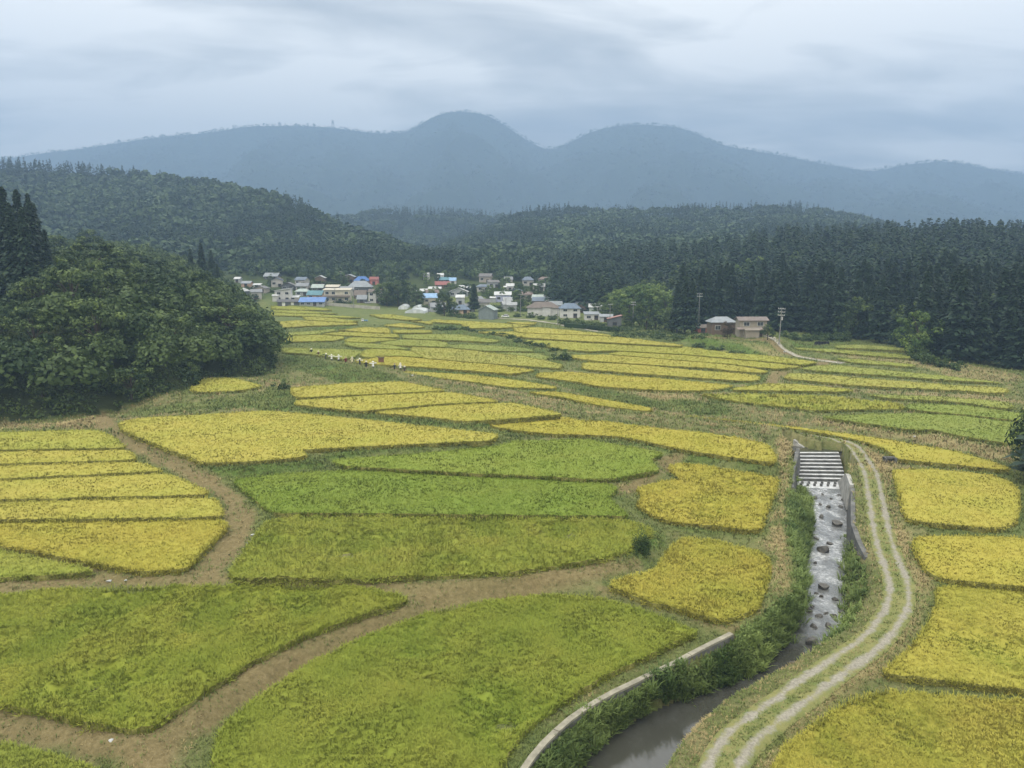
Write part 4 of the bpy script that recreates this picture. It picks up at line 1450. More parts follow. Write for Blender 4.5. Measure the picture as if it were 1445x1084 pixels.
def hill_surface(name, ridge, dist, foot, label, back=1.7, cut=0, rough=0.06, nu=160, nv=60, spur=0.0, seed=0):
    """ridge: (u, v) of the bare ridge; dist / foot: (u, forward distance). Returns the sampler of the surface."""
    ridge, dist, foot = map(lambda a: np.array(a, float), (ridge, dist, foot))
    U = np.linspace(ridge[0, 0], ridge[-1, 0], nu)
    T = np.r_[np.linspace(0, 1, nv), np.linspace(1, back, nv // 2)[1:]]
    V = np.interp(U, ridge[:, 0], ridge[:, 1])
    for _ in range(3):
        V[1:-1] = (V[:-2] + 2 * V[1:-1] + V[2:]) / 4
    Dr, Df = np.interp(U, dist[:, 0], dist[:, 1]), np.interp(U, foot[:, 0], foot[:, 1])
    zr = np.array([at_y(u, v, d)[2] for u, v, d in zip(U, V, Dr)])
    TT, UU = np.meshgrid(T, np.arange(nu), indexing='ij')
    Y = Df[UU] + (Dr - Df)[UU] * TT
    a = (U[UU] - 722.5) / FPX
    X = a * Y / CP
    g = ground_z(X, Y) - 1.0
    t1_ = np.clip(TT, 0, 1)
    prof = t1_ * (0.65 + 0.35 * t1_)
    prof = np.where(TT > 1, 1 - ((TT - 1) / (back - 1)) ** 1.5, prof)
    h = np.maximum(zr[UU] - g, 0)
    n_ = fbm(X / (60 + 0.03 * Y) + seed, Y / (60 + 0.03 * Y), 4)
    w = np.clip(t1_ * (1 - t1_) * 4, 0, 1) + 0
    Z = g + h * prof + h * rough * 4 * n_ * w
    if spur:
        sp = np.abs(fbm(X / 420 + seed, Y / 900 + seed, 4)) * 2
        Z -= h * spur * (sp - .25) * w
    ntv = len(T)
    i, j = np.meshgrid(np.arange(ntv - 1), np.arange(nu - 1), indexing='ij')
    k = (i * nu + j).ravel()
    me = mesh_np(name, np.stack([X, Y, Z], 2).reshape(-1, 3), np.stack([k, k + 1, k + nu + 1, k + nu], 1), smooth=True)
    o = tag(link(name, me, m_forest_floor), label, name.replace("_", " "), kind="structure")

    def sample(n, rng, tmax=1.08, bias=1.0):
        uu = rng.uniform(0, nu - 1.001, n)
        tt = rng.random(n) ** bias * (np.searchsorted(T, tmax) - 1.01)
        i, j = tt.astype(int), uu.astype(int)
        a_, b_ = tt - i, uu - j
        f = lambda M: (M[i, j] * (1 - b_) + M[i, j + 1] * b_) * (1 - a_) + (M[i + 1, j] * (1 - b_) + M[i + 1, j + 1] * b_) * a_
        return np.column_stack([f(X), f(Y), f(Z)]), tt / nv
    return sample


m_forest_floor = paint("forest_floor", (0.022, 0.036, 0.017), 0.4, 0.05, 0.95, 0.05)
m_wood = leaf_mat("wood_leaves", (0.012, 0.030, 0.012), (0.075, 0.115, 0.036), 0.0, 0.1)


def low_tree(kind, rng, n):
    fs = math.sqrt(44 / n) * 1.15 if n > 60 else 1.0
    if kind == 'c':
        h = rng.random(n) ** 0.9
        a = rng.uniform(0, 2 * np.pi, n)
        pr = (1 - h) ** 0.8 * 0.17 + 0.012
        p = np.column_stack([np.cos(a) * pr * rng.uniform(.5, 1.1, n), np.sin(a) * pr * rng.uniform(.5, 1.1, n), 0.08 + 0.92 * h])
        out = np.column_stack([np.cos(a), np.sin(a), -0.6 + 0 * a])
        side = np.column_stack([-np.sin(a), np.cos(a), rng.normal(0, .3, n)])
        L = (0.045 + 0.07 * (1 - h))[:, None] * fs
        return np.stack([p - out * L * .6, p - side * L * .7, p + out * L * .8, p + side * L * .7], 1)
    d = rng.normal(size=(n, 3))
    d /= np.linalg.norm(d, axis=1)[:, None]
    d[:, 2] = np.abs(d[:, 2]) * 1.1 - .25
    lump_ = 1 + .22 * np.sin(d[:, 0] * 5 + rng.uniform(0, 6)) * np.sin(d[:, 1] * 5 + rng.uniform(0, 6))
    p = d * np.array([.42, .42, .42]) * (lump_ * rng.uniform(.75, 1.05, n))[:, None] + np.array([0, 0, .52])
    nn = d + rng.normal(0, .45, d.shape)
    a = np.cross(nn, rng.normal(size=d.shape))
    a /= np.linalg.norm(a, axis=1)[:, None]
    bb = np.cross(nn, a)
    bb /= np.linalg.norm(bb, axis=1)[:, None]
    s = rng.uniform(.10, .19, n)[:, None] * fs
    return np.stack([p - a * s, p - bb * s * .7, p + a * s, p + bb * s * .7], 1)


def forest(name, P, hgt, kinds, tint, label, mat, nq=44, seed=1, wide=1.0):
    rng = np.random.default_rng(seed)
    lib = {k: [low_tree(k, rng, nq) for _ in range(6)] for k in 'bc'}
    vs, ts = [], []
    for kd in 'bc':
        for var in range(6):
            idx = np.where((kinds == kd) & (np.arange(len(P)) % 6 == var))[0]
            if not len(idx):
                continue
            tm = lib[kd][var]
            a = rng.uniform(0, 2 * np.pi, len(idx))
            ca, sa = np.cos(a)[:, None, None], np.sin(a)[:, None, None]
            h = hgt[idx][:, None, None]
            w = h * (wide if kd == 'c' else rng.uniform(.9, 1.3, len(idx))[:, None, None])
            X = (tm[None, ..., 0] * ca - tm[None, ..., 1] * sa) * w + P[idx, 0][:, None, None]
            Y = (tm[None, ..., 0] * sa + tm[None, ..., 1] * ca) * w + P[idx, 1][:, None, None]
            Z = tm[None, ..., 2] * h + P[idx, 2][:, None, None] - .05 * h
            vs.append(np.stack([X, Y, Z], 3).reshape(-1, 3))
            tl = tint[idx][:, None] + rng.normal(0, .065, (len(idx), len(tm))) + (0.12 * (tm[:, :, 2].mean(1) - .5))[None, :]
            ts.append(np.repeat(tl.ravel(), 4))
    v = np.concatenate(vs)
    o = np.arange(len(v) // 4) * 4
    me = mesh_np(name, v, np.stack([o, o + 1, o + 2, o + 3], 1), {'tint': np.clip(np.concatenate(ts), 0, 1)})
    return tag(link(name, me, mat), label, "forest", kind="stuff")


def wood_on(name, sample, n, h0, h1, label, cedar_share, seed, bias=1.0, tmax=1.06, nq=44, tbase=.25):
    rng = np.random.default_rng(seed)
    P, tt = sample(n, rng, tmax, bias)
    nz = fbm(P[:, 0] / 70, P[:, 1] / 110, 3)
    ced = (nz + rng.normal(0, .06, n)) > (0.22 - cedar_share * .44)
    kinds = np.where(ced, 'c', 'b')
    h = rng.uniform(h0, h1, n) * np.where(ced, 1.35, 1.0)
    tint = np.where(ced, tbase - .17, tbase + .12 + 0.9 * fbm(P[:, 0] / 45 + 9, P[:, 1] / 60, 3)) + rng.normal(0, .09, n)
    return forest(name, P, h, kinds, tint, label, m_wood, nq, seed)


s1 = hill_surface("hill", [(-420,240),(-200,232),(0,236),(100,243),(200,250),(260,257),(330,268),(400,284),(440,300),(480,328),(540,346),(590,368),(640,396)],
                  [(-420,1000),(200,1000),(330,930),(440,800),(540,690),(640,600)], [(-420,440),(330,540),(440,548),(540,550),(640,556)], "long wooded hill behind the village, dropping to a cedar spur")
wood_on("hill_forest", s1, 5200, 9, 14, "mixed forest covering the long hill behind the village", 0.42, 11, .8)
s2 = hill_surface("hill", [(380,350),(440,332),(480,312),(540,302),(620,304),(700,310),(800,318),(860,340)], [(380,1500),(860,1500)], [(380,1000),(860,1000)], "low hazy wooded hill in the notch of the valley", nu=90)
wood_on("hill_forest", s2, 2200, 11, 16, "hazy forest on the low hill in the notch of the valley", 0.5, 12, .7)
s3 = hill_surface("hill", [(560,402),(620,360),(680,328),(740,306),(800,301),(900,304),(1000,301),(1100,298),(1150,303),(1230,320),(1300,340),(1500,352)],
                  [(560,900),(680,1150),(1500,1200)], [(560,560),(700,552),(800,548),(900,520),(1500,650)], "broad wooded hill closing the valley behind the farmhouses")
wood_on("hill_forest", s3, 6500, 9, 14, "mixed forest covering the broad hill behind the farmhouses", 0.45, 13, .8)
s4 = hill_surface("hill", [(780,446),(800,440),(850,424),(900,405),(960,386),(1020,372),(1070,361),(1150,358),(1250,354),(1350,352),(1450,356),(1700,362),(1900,368)],
                  [(760,470),(870,560),(1070,590),(1900,600)], [(760,440),(870,352),(950,325),(1040,312),(1140,288),(1240,264),(1300,218),(1440,205),(1900,190)], "cedar-covered slope rising along the paddies", rough=.03)

# the cedar slope: the nearest three hundred one by one, the rest as one wood
rng4 = np.random.default_rng(44)
P4, t4 = s4(9000, rng4, 1.02, .9)
keep = []
cell = {}
for k in np.argsort(np.hypot(P4[:, 0], P4[:, 1])):
    c_ = (int(P4[k, 0] // 5), int(P4[k, 1] // 5.5))
    if c_ in cell:
        continue
    u_, v_ = px_of(P4[k, 0], P4[k, 1], P4[k, 2] + 10)
    if u_ > 1560 or u_ < 740 or (u_ < 880 and v_ > 440):
        continue
    if 845 < u_ < 950 and P4[k, 1] < 385:
        continue
    cell[c_] = 1
    keep.append(k)
keep = np.array(keep)
P4 = P4[keep]
ug = np.array([px_of(*p)[0] for p in P4])
bright = (fbm(P4[:, 0] / 16 + 3, P4[:, 1] / 22 + 8, 3) > 0.10)
nc = 0
n_ind = 0
for i in range(len(P4)):
    if n_ind >= 290:
        break
    x, y, z = P4[i]
    n_ind += 1
    if (bright[i] and rr.random() < .3) or (ug[i] < 980 and rr.random() < .25):
        s = rr.uniform(.8, 1.2)
        plant("broadleaf_tree", BROAD if rr.random() < .75 else BAMB, (x, y, z), (s, s, s * rr.uniform(.95, 1.25)), "lighter broadleaf tree among the dark cedars along the paddies", "tree", "broadleaf trees among the valley-side cedars")
    else:
        s = rr.uniform(.68, 1.32)
        plant("cedar_tree", CEDAR, (x, y, z), (s * 1.15, s * 1.15, s), "dark cedar in the dense front of the valley-side forest", "tree", "cedars of the valley-side forest")
        nc += 1
rest = P4[n_ind:]
kr = np.where(bright[n_ind:] & (np.random.default_rng(5).random(len(rest)) < .8), 'b', 'c')
forest("cedar_forest", rest, np.where(kr == 'c', 19.0, 11.0) * np.random.default_rng(6).uniform(.65, 1.3, len(rest)), kr,
       np.where(kr == 'c', .07, .5) + np.random.default_rng(7).normal(0, .08, len(rest)), "dark cedar forest filling the slope behind its front trees", m_wood, 120, 21, 1.25)
light = [(1068,368),(1060,384),(1045,380),(1215,425),(1205,440),(1290,430),(1300,445),(1332,380),(1348,392),(1320,396),(1180,412),(935,392),(950,386),(968,380),(985,374),(1000,372),(915,402),(930,404),(955,398),(1010,384),(1410,420),(1380,405),(1250,400),(1110,400),(1130,360),(1240,352)]
pc = np.array([px_of(p[0], p[1], p[2] + 13) for p in P4])
for u, v in light:
    k = int(np.argmin((pc[:, 0] - u) ** 2 + (pc[:, 1] - v) ** 2))
    pc[k] = 9e9
    x, y, z = P4[k]
    y -= 9
    x, _, zt = at_y(u, v - 11, y)
    s = max(10, zt - z) / 9.6
    plant("broadleaf_tree", BAMB if rr.random() < .5 else BROAD, (x, y, z), (min(s, 1.35), min(s, 1.35), s), "large pale-green broadleaf crown standing out in the dark cedar slope", "tree", "pale crowns in the cedar slope")
wr = np.array(wood_rest)
forest("hill_wood", wr - np.array([0, 0, .4]), np.random.default_rng(8).uniform(8.5, 13, len(wr)), np.full(len(wr), 'b'), .38 + np.random.default_rng(9).normal(0, .14, len(wr)), "unbroken broadleaf wood behind the front trees of the near hill", m_broad, 800, 31)
print("front trees", len(wr)); print("front trees", n_ind, nc, "rest", len(rest))

RIDGE = [(-420,262),(-200,246),(-60,238),(40,224),(90,216),(130,212),(180,204),(230,196),(270,191),(300,189),(330,185),(350,181),(375,178),(400,178),(440,178),(480,180),(520,186),(545,189),(575,188),(590,182),(600,175),(615,166),(630,160),(650,157.5),(670,158.5),(690,163),(705,172),(720,182),(735,193),(750,203),(765,210),(775,212.5),(785,210),(800,202),(815,193),(830,186),(850,180),(870,177),(900,176),(930,178),(950,181),(970,188),(990,198),(1010,206),(1060,215),(1100,222),(1130,229),(1170,236),(1200,241),(1215,242),(1235,237),(1260,232),(1290,229),(1310,228),(1335,231),(1350,235),(1400,244),(1445,251),(1600,268),(1900,300)]
sm = hill_surface("mountain_range", RIDGE, [(-420,4600),(1900,4600)], [(-420,2300),(1900,2300)], "hazy blue mountain range with a rounded peak and a broad dome", back=1.3, nu=420, nv=90, rough=.03, spur=.45, seed=4.2)
rngm = np.random.default_rng(60)
Pm, tm_ = sm(15000, rngm, 1.01, .7)
forest("mountain_forest", Pm, rngm.uniform(14, 26, len(Pm)), np.where(rngm.random(len(Pm)) < .4, 'c', 'b'), .25 + .8 * fbm(Pm[:, 0] / 260, Pm[:, 1] / 330, 4) + rngm.normal(0, .1, len(Pm)), "forest clothing the hazy mountain range", m_wood, 12, 61, 1.6)
Pr, _ = sm(16000, rngm, 1.02, .04)
kk = Pr[:, 1] > 4500
Pr = Pr[kk][:2600]
forest("ridge_forest", Pr, rngm.uniform(7, 15, len(Pr)), np.where(rngm.random(len(Pr)) < .35, 'c', 'b'), rngm.normal(.2, .1, len(Pr)), "row of trees fringing the mountain skyline", m_wood, 14, 62, 1.6)
m_steel = flat((0.30, 0.31, 0.32), 0.5)


def mast(u, vb, vt, wide, label, kind):
    x, y, z = at_y(u, vb + 2, 4600)
    h = (vb - vt + 2) / FPX * 4600
    e = empty("radio_mast" if kind else "summit_hut", (x, y, z), 0, label, "radio mast" if kind else "hut")
    if kind:
        w = wide
        m = MB()
        for sx in (-1, 1):
            for sy in (-1, 1):
                m.tube([(sx * w, sy * w, 0), (sx * w * .55, sy * w * .55, h)], [1.0, .8], 5)
        for k in range(6):
            f = k / 6
            q = w * (1 - .45 * f)
            m.box(-q, q, -q - .4, -q + .4, h * f, h * f + .9).box(-q, q, q - .4, q + .4, h * f, h * f + .9)
            m.tube([(-q, -q, h * f), (q, -q, h * (f + .16))], [.6, .6], 4)
        m.build("lattice", m_steel, e)
        m = MB()
        m.box(-w * .9, w * .9, -w * .9, w * .9, h * .72, h * .74)
        m.tube([(0, -w, h * .8), (0, -w - 1.5, h * .8)], [2.6, 3.2], 10).tube([(w * .5, -w, h * .6), (w * .5, -w - 1.5, h * .6)], [2, 2.4], 10)
        m.build("dish_platform", m_steel, e)
    else:
        MB().box(-wide, wide, -6, 6, -3, h).build("wall", flat((.4, .4, .4)), e)
        MB().add([(-wide - 1, -7, h), (wide + 1, -7, h), (wide + 1, 7, h), (-wide - 1, 7, h), (-wide - 1, 0, h + 4), (wide + 1, 0, h + 4)], [(0, 1, 5, 4), (2, 3, 4, 5), (0, 4, 3), (1, 2, 5), (0, 3, 2, 1)]).build("roof", m_steel, e)


mast(470, 181, 170, 7, "tall lattice radio mast on the mountain's long shoulder", 1)
mast(395, 179, 172.5, 9, "squat radio mast near the start of the mountain's long shoulder", 1)
mast(645, 159, 157, 7, "small hut on the rounded mountain summit", 0)
mast(533, 189, 186, 5, "short radio mast in the dip before the rounded summit", 1)
# ------------------------------------------------------------------ village
m_glass, t, b = new_mat("window_glass", 0.12, 0.5)
b.inputs['Base Color'].default_value = (0.03, 0.035, 0.04, 1)
m_timber = flat((0.07, 0.05, 0.04), .85)


def roof_mat(c):
    k = ('roof', c)
    if k not in _pc:
        m, t, b = new_mat("roof_sheet", 0.55, 0.3)
        w = t.nodes.new('ShaderNodeTexWave')
        w.inputs['Scale'].default_value = 1.4
        w.inputs['Distortion'].default_value = 0.4
        tcn = t.nodes.new('ShaderNodeTexCoord')
        t.links.new(tcn.outputs['Object'], w.inputs['Vector'])
        n = noise(t, 0.7, 4)
        lo, hi = tuple(x * .78 for x in c), tuple(min(1, x * 1.15) for x in c)
        cc = mixc(t, math_node(t, 'MULTIPLY', w.outputs['Fac'], .35), ramp(t, n, [(.3, lo), (.7, hi)]), tuple(x * .6 for x in c))
        t.links.new(cc, b.inputs['Base Color'])
        _pc[k] = m
    return _pc[k]


def roof_shape(kind, hw, hd, z, rh, ov=0.55, th=0.16):
    m = MB()
    X, Y = hw + ov, hd + ov
    if kind == 'mono':
        m.hexa([(-X, -Y, z), (X, -Y, z + rh), (X, Y, z + rh), (-X, Y, z)], [(-X, -Y, z + th), (X, -Y, z + rh + th), (X, Y, z + rh + th), (-X, Y, z + th)])
    elif kind == 'flat':
        m.hexa([(-X, -Y, z), (X, -Y, z), (X, Y, z + rh), (-X, Y, z + rh)], [(-X, -Y, z + th), (X, -Y, z + th), (X, Y, z + rh + th), (-X, Y, z + rh + th)])
    else:
        if kind == 'front':
            e0, e1 = (0, -Y), (0, Y)
        elif kind == 'hip':
            k = min(X * .55, Y)
            e0, e1 = (-X + k, 0), (X - k, 0)
        else:
            e0, e1 = (-X, 0), (X, 0)
        dz = -ov * rh / max(hd if kind != 'front' else hw, .1)
        z0 = z + dz
        zr = z + rh
        lowv = [(-X, -Y, z0), (X, -Y, z0), (X, Y, z0), (-X, Y, z0), (*e0, zr), (*e1, zr)]
        v = lowv + [(a, b_, c_ + th) for a, b_, c_ in lowv]
        if kind == 'front':
            tri = [(0, 1, 4), (2, 3, 5)]
            quad = [(0, 4, 5, 3), (1, 2, 5, 4)]
        else:
            tri = [(3, 0, 4), (1, 2, 5)]
            quad = [(0, 1, 5, 4), (2, 3, 4, 5)]
        faces = [tuple(i + 6 for i in q) for q in quad] + [tuple(reversed(q)) for q in quad]
        if kind == 'hip':
            faces += [tuple(i + 6 for i in q) for q in tri] + [tuple(reversed(q)) for q in tri]
            edge = [(0, 1), (1, 2), (2, 3), (3, 0)]
        elif kind == 'front':
            edge = [(1, 2), (3, 0), (0, 4), (4, 1), (2, 5), (5, 3)]
        else:
            edge = [(0, 1), (2, 3), (3, 4), (4, 0), (1, 5), (5, 2)]
        faces += [(a, b_, b_ + 6, a + 6) for a, b_ in edge]
        m.add(v, faces)
    return m


def wall_shape(kind, hw, hd, z, rh, z0=-1.2):
    m = MB()
    if kind == 'mono':
        return m.hexa([(-hw, -hd, z0), (hw, -hd, z0), (hw, hd, z0), (-hw, hd, z0)], [(-hw, -hd, z - .02), (hw, -hd, z + rh - .02), (hw, hd, z + rh - .02), (-hw, hd, z - .02)])
    m.box(-hw, hw, -hd, hd, z0, z - .03)
    if kind == 'gable':
        for s in (-1, 1):
            m.add([(s * (hw - .1), -hd, z - .03), (s * hw, -hd, z - .03), (s * hw, hd, z - .03), (s * (hw - .1), hd, z - .03), (s * (hw - .1), 0, z + rh - .05), (s * hw, 0, z + rh - .05)],
                  [(0, 1, 5, 4), (1, 2, 5), (2, 3, 4, 5), (3, 0, 4), (0, 3, 2, 1)])
    elif kind == 'front':
        m.add([(-hw, -hd, z - .03), (hw, -hd, z - .03), (hw, hd, z - .03), (-hw, hd, z - .03), (0, -hd, z + rh - .05), (0, hd, z + rh - .05)],
              [(0, 1, 4), (1, 2, 5, 4), (2, 3, 5), (3, 0, 4, 5), (0, 3, 2, 1)])
    return m


def add_window(e, x, z, w, h, hd, white=True):
    f = MB().box(x - w / 2 - .09, x + w / 2 + .09, -hd - .10, -hd + .02, z - h / 2 - .09, z + h / 2 + .09).build("window", flat((.55, .55, .53)) if white else m_timber, e)
    MB().box(x - w / 2, x - .03, -hd - .125, -hd - .10, z - h / 2, z + h / 2).box(x + .03, x + w / 2, -hd - .125, -hd - .10, z - h / 2, z + h / 2).build("pane", m_glass, f)


def house(u0, u1, vtop, veave, vbase, kind, rc, wc, label, depth=.75, yaw=0.0, storeys=None, cat="house", name="house", annex=None, belt=None, win=True, y=None, doors=None):
    """roof from vtop to veave, walls to vbase between the photo columns u0 and u1"""
    uc = (u0 + u1) / 2
    if y is None:
        x, y, z = hit(uc, vbase)
    else:
        x, y, z = at_y(uc, vbase, y)
    k = y / FPX
    W = (u1 - u0) * k
    ov = min(.55, W * .06)
    hw = W / 2 - ov
    hd = max(1.6, hw * depth)
    wh = max(2.2, (vbase - veave) * k)
    rh = max(0.5, (veave - vtop) * k * (.92 if kind in ('gable', 'hip', 'front') else .9))
    e = empty(name, (x, y + hd, z), yaw, label, cat)
    wall_shape(kind, hw, hd, wh, rh).build("wall", flat(wc), e)
    roof_shape(kind, hw, hd, wh, rh, ov).build("roof", roof_mat(rc), e)
    st_ = storeys or (2 if wh > 4.3 else 1)
    if st_ == 2 and belt is not None:
        MB().hexa([(-hw - .9, -hd - 1.1, wh * .46), (hw + .3, -hd - 1.1, wh * .46), (hw + .3, -hd - .01, wh * .56), (-hw - .9, -hd - .01, wh * .56)],
                  [(-hw - .9, -hd - 1.1, wh * .46 + .14), (hw + .3, -hd - 1.1, wh * .46 + .14), (hw + .3, -hd - .01, wh * .56 + .14), (-hw - .9, -hd - .01, wh * .56 + .14)]).build("lower_roof", roof_mat(belt), e)
    if win:
        for s in range(st_):
            n = max(1, int(W / 3.4))
            for i in range(n):
                if rr.random() < .18 and n > 2:
                    continue
                xx = -hw + (i + .5) * 2 * hw / n
                if s == 0 and i == n // 2:
                    d_ = MB().box(xx - .85, xx + .85, -hd - .09, -hd + .02, 0.05, 2.05).build("door", m_timber, e)
                    MB().box(xx - .7, xx - .05, -hd - .12, -hd - .09, .9, 1.9).box(xx + .05, xx + .7, -hd - .12, -hd - .09, .9, 1.9).build("pane", m_glass, d_)
                else:
                    add_window(e, xx, wh / st_ * (s + .56), min(1.7, 1.3 * hw / n), min(1.25, wh / st_ * .42), hd)
    for (a, c_, w_) in (doors or []):
        MB().box(a * hw - w_, a * hw + w_, -hd - .1, -hd + .02, 0.0, 2.2).build("door", flat((.7, .7, .68)), e)
    if annex:
        (a0, a1, ah, adep, arc, awc) = annex
        MB().box(a0 * hw, a1 * hw, -hd - adep, -hd - .01, -1.2, ah).build("porch", flat(awc), e)
        MB().hexa([(a0 * hw - .3, -hd - adep - .4, ah), (a1 * hw + .3, -hd - adep - .4, ah), (a1 * hw + .3, -hd - .01, ah + .7), (a0 * hw - .3, -hd - .01, ah + .7)],
                  [(a0 * hw - .3, -hd - adep - .4, ah + .12), (a1 * hw + .3, -hd - adep - .4, ah + .12), (a1 * hw + .3, -hd - .01, ah + .82), (a0 * hw - .3, -hd - .01, ah + .82)]).build("porch_roof", roof_mat(arc), e)
    return e


WHT, CRM, GRY, DGR, BRN, PCH = (.50, .49, .465), (.46, .42, .33), (.33, .34, .34), (.11, .115, .12), (.13, .095, .07), (.48, .33, .24)
RW, RG, RD, RB, RBL, RTE, RR_, RBR, RSL, RLB, RPG = (.47, .48, .47), (.22, .24, .255), (.085, .085, .09), (.05, .13, .33), (.11, .20, .42), (.09, .20, .235), (.22, .075, .065), (.13, .105, .085), (.11, .15, .20), (.24, .38, .56), (.32, .37, .34)
H = [
 (372,393.5,387,391.5,395,'gable',RG,DGR,"small lone dark-grey-roofed house high at the forest edge, above the white house"),
 (330,340,393,395.5,399,'gable',RW,GRY,"tiny pale-roofed shed half hidden by the wooded hill, uppermost of two"),
 (340,355,399,402,405.5,'gable',RG,PCH,"low house with a pale grey roof and peach wall peeking past the wooded hill"),
 (356,368,403,405,408,'flat',RW,WHT,"long white-roofed shed just behind the pole by the wooded hill"),
 (386,411,407,411,425.5,'mono',RW,WHT,"white two-storey house with a single-slope roof at the village's near corner"),
 (405,421.5,418.5,421,426,'flat',RW,CRM,"low annex with a bright white roof attached beside the white two-storey house"),
 (390,423,425,428,432,'gable',RD,DGR,"long low dark shed with two white doors at the paddies' edge"),
 (416,436,408,411.5,418,'hip',RPG,GRY,"house with a pale green-grey roof behind the teal-roofed one"),
 (433,456,410.5,416,424,'gable',RTE,PCH,"teal-roofed house with a peach wall"),
 (421,458,420.5,426.5,432,'gable',RBL,GRY,"low building under a long bright blue roof beside the village wall"),
 (439,457,401.5,406,412,'gable',RPG,DGR,"house with a light grey-green roof behind the cream two-storey house"),
 (458,478,402.5,405.5,411,'flat',CRM,BRN,"brown-walled house with a cream flat roof behind the cream two-storey house"),
 (456,495,407.5,410,427,'flat',CRM,CRM,"long cream two-storey house above the pale village wall"),
 (498.5,521,390.5,396,402,'hip',RB,WHT,"house with a vivid blue hipped roof, highest in the left cluster"),
 (489,524,397,405,415,'hip',RG,DGR,"large old grey-roofed house with a little gable below the vivid blue roof"),
 (521,534.5,391,394.5,402,'gable',RR_,(.42,.16,.14),"small red-walled house beside the vivid blue roof"),
 (499,517,411,417.5,422,'gable',RBR,BRN,"dark brown roofed shed below the large old grey-roofed house"),
 (503,518,418,423.5,428,'gable',RG,DGR,"low grey-roofed garage beside the parked car above the wall"),
 (519.5,539,408.5,412,428,'gable',RBR,WHT,"white-walled two-storey house with a thin brown roof beside the dark grove"),
 (597,606,385.5,387,395,'gable',RW,WHT,"tall narrow white house alone high in the trees"),
 (616.5,626.5,386,388.5,397,'gable',RW,WHT,"white house next to a long teal roof, high in the village"),
 (620,636,391.5,395,400,'gable',RTE,DGR,"long teal-roofed house beside the high white house"),
 (634,644,392,396,402,'gable',RLB,WHT,"small white house with a bluish roof at the top of the village"),
 (613,634,398,402.5,407,'gable',RR_,BRN,"dark house with a long dull red roof"),
 (586,613,408.5,411.5,417,'flat',RW,GRY,"long low building with a flat white roof, above the light blue roof"),
 (604,623,405.5,408,413,'gable',RW,DGR,"dark house with a white roof just below the dull red roof"),
 (596,617,414.5,420,430,'gable',RLB,CRM,"cream house with a light sky-blue roof"),
 (647,664,403.5,407,412,'flat',RW,GRY,"grey house with a bright white flat roof beside the tall dark tree"),
 (633,661,406.5,412,419,'front',RW,GRY,"house with a broad white gabled roof beside the tall dark tree"),
 (642.5,656,416.5,420.5,430,'flat',RW,GRY,"small grey house with a white lean-to roof and open stair"),
 (635,663,430.5,436.5,444,'hip',RSL,PCH,"low house with a blue-grey hipped roof and pink wall near the grey barn"),
 (676,701,431.5,437.5,451,'front',RPG,(.17,.20,.20),"grey-green gabled barn at the paddies' edge"),
 (714,726,400.5,404,411,'gable',RW,WHT,"small white house peeping between trees above the lavender house"),
 (697,722,412.5,417,426.5,'flat',RW,(.40,.42,.56),"lavender-walled house with a white roof and lean-to"),
 (751,793,416.5,420.5,429,'gable',RPG,WHT,"pale green roofed house with white end walls, behind the great brown roof"),
 (743,791,426.5,434,446,'hip',RBR,WHT,"farmhouse with a great brown roof and white gable front"),
 (789,820.5,428.5,435,449,'hip',RSL,WHT,"white farmhouse with a dark slate-blue roof"),
 (812,831,426.5,429.5,441,'gable',RG,(.35,.26,.24),"grey-roofed pinkish house behind the slate-blue roof"),
 (831,851,429,433.5,444,'gable',RW,(.36,.40,.36),"greenish house with a bright white roof at the end of the village"),
 (824,848,441,444,452,'flat',RG,WHT,"low white outbuilding below the bright white roof"),
 (846,866,444,447,455,'gable',RG,GRY,"grey shed between white roof and red-brown roof"),
 (857,878,445,450.5,462,'mono',(.30,.16,.13),DGR,"dark shed with a red-brown sloping roof by the pole"),
 (1001,1039,448,454.5,473,'hip',RG,BRN,"old farmhouse with a grey hipped roof behind the maroon tree"),
 (982,1000.5,459,463,471,'gable',RBR,(.30,.10,.07),"little red hut beside the old grey-roofed farmhouse"),
 (1040,1084,448,452,476,'gable',(.16,.13,.115),(.27,.24,.19),"two-storey farmhouse with a brown roof and long lower roof on the bank"),
]
for k, hs in enumerate(H):
    kw = {}
    if "two-storey farmhouse" in hs[8]:
        kw = dict(belt=(.24, .20, .18), depth=.5, annex=(-.7, .3, 2.3, 2.2, (.25, .22, .18), (.27, .24, .19)))
    if "two white doors" in hs[8]:
        kw = dict(win=False, doors=[(-.45, 0, .8), (.35, 0, .7)], depth=.35)
    if "grey-green gabled barn" in hs[8]:
        kw = dict(win=False, yaw=-.25, depth=1.0)
    if "long cream two-storey" in hs[8]:
        kw = dict(depth=.4, storeys=2, belt=RBR)
    if "white two-storey house with a single" in hs[8]:
        kw = dict(yaw=.12, storeys=2, annex=(-1.25, -.55, 3.0, 1.5, RW, WHT))
    if "great brown roof" in hs[8]:
        kw = dict(annex=(-.05, .45, 4.0, 1.2, RBR, WHT), depth=.5)
    if "lavender" in hs[8]:
        kw = dict(annex=(-1.6, -.9, 2.2, 1.5, RW, GRY))
    if hs[5] in ('gable', 'hip') and 'yaw' not in kw:
        kw['yaw'] = rr.uniform(-.16, .16)
    house(*hs, **kw)

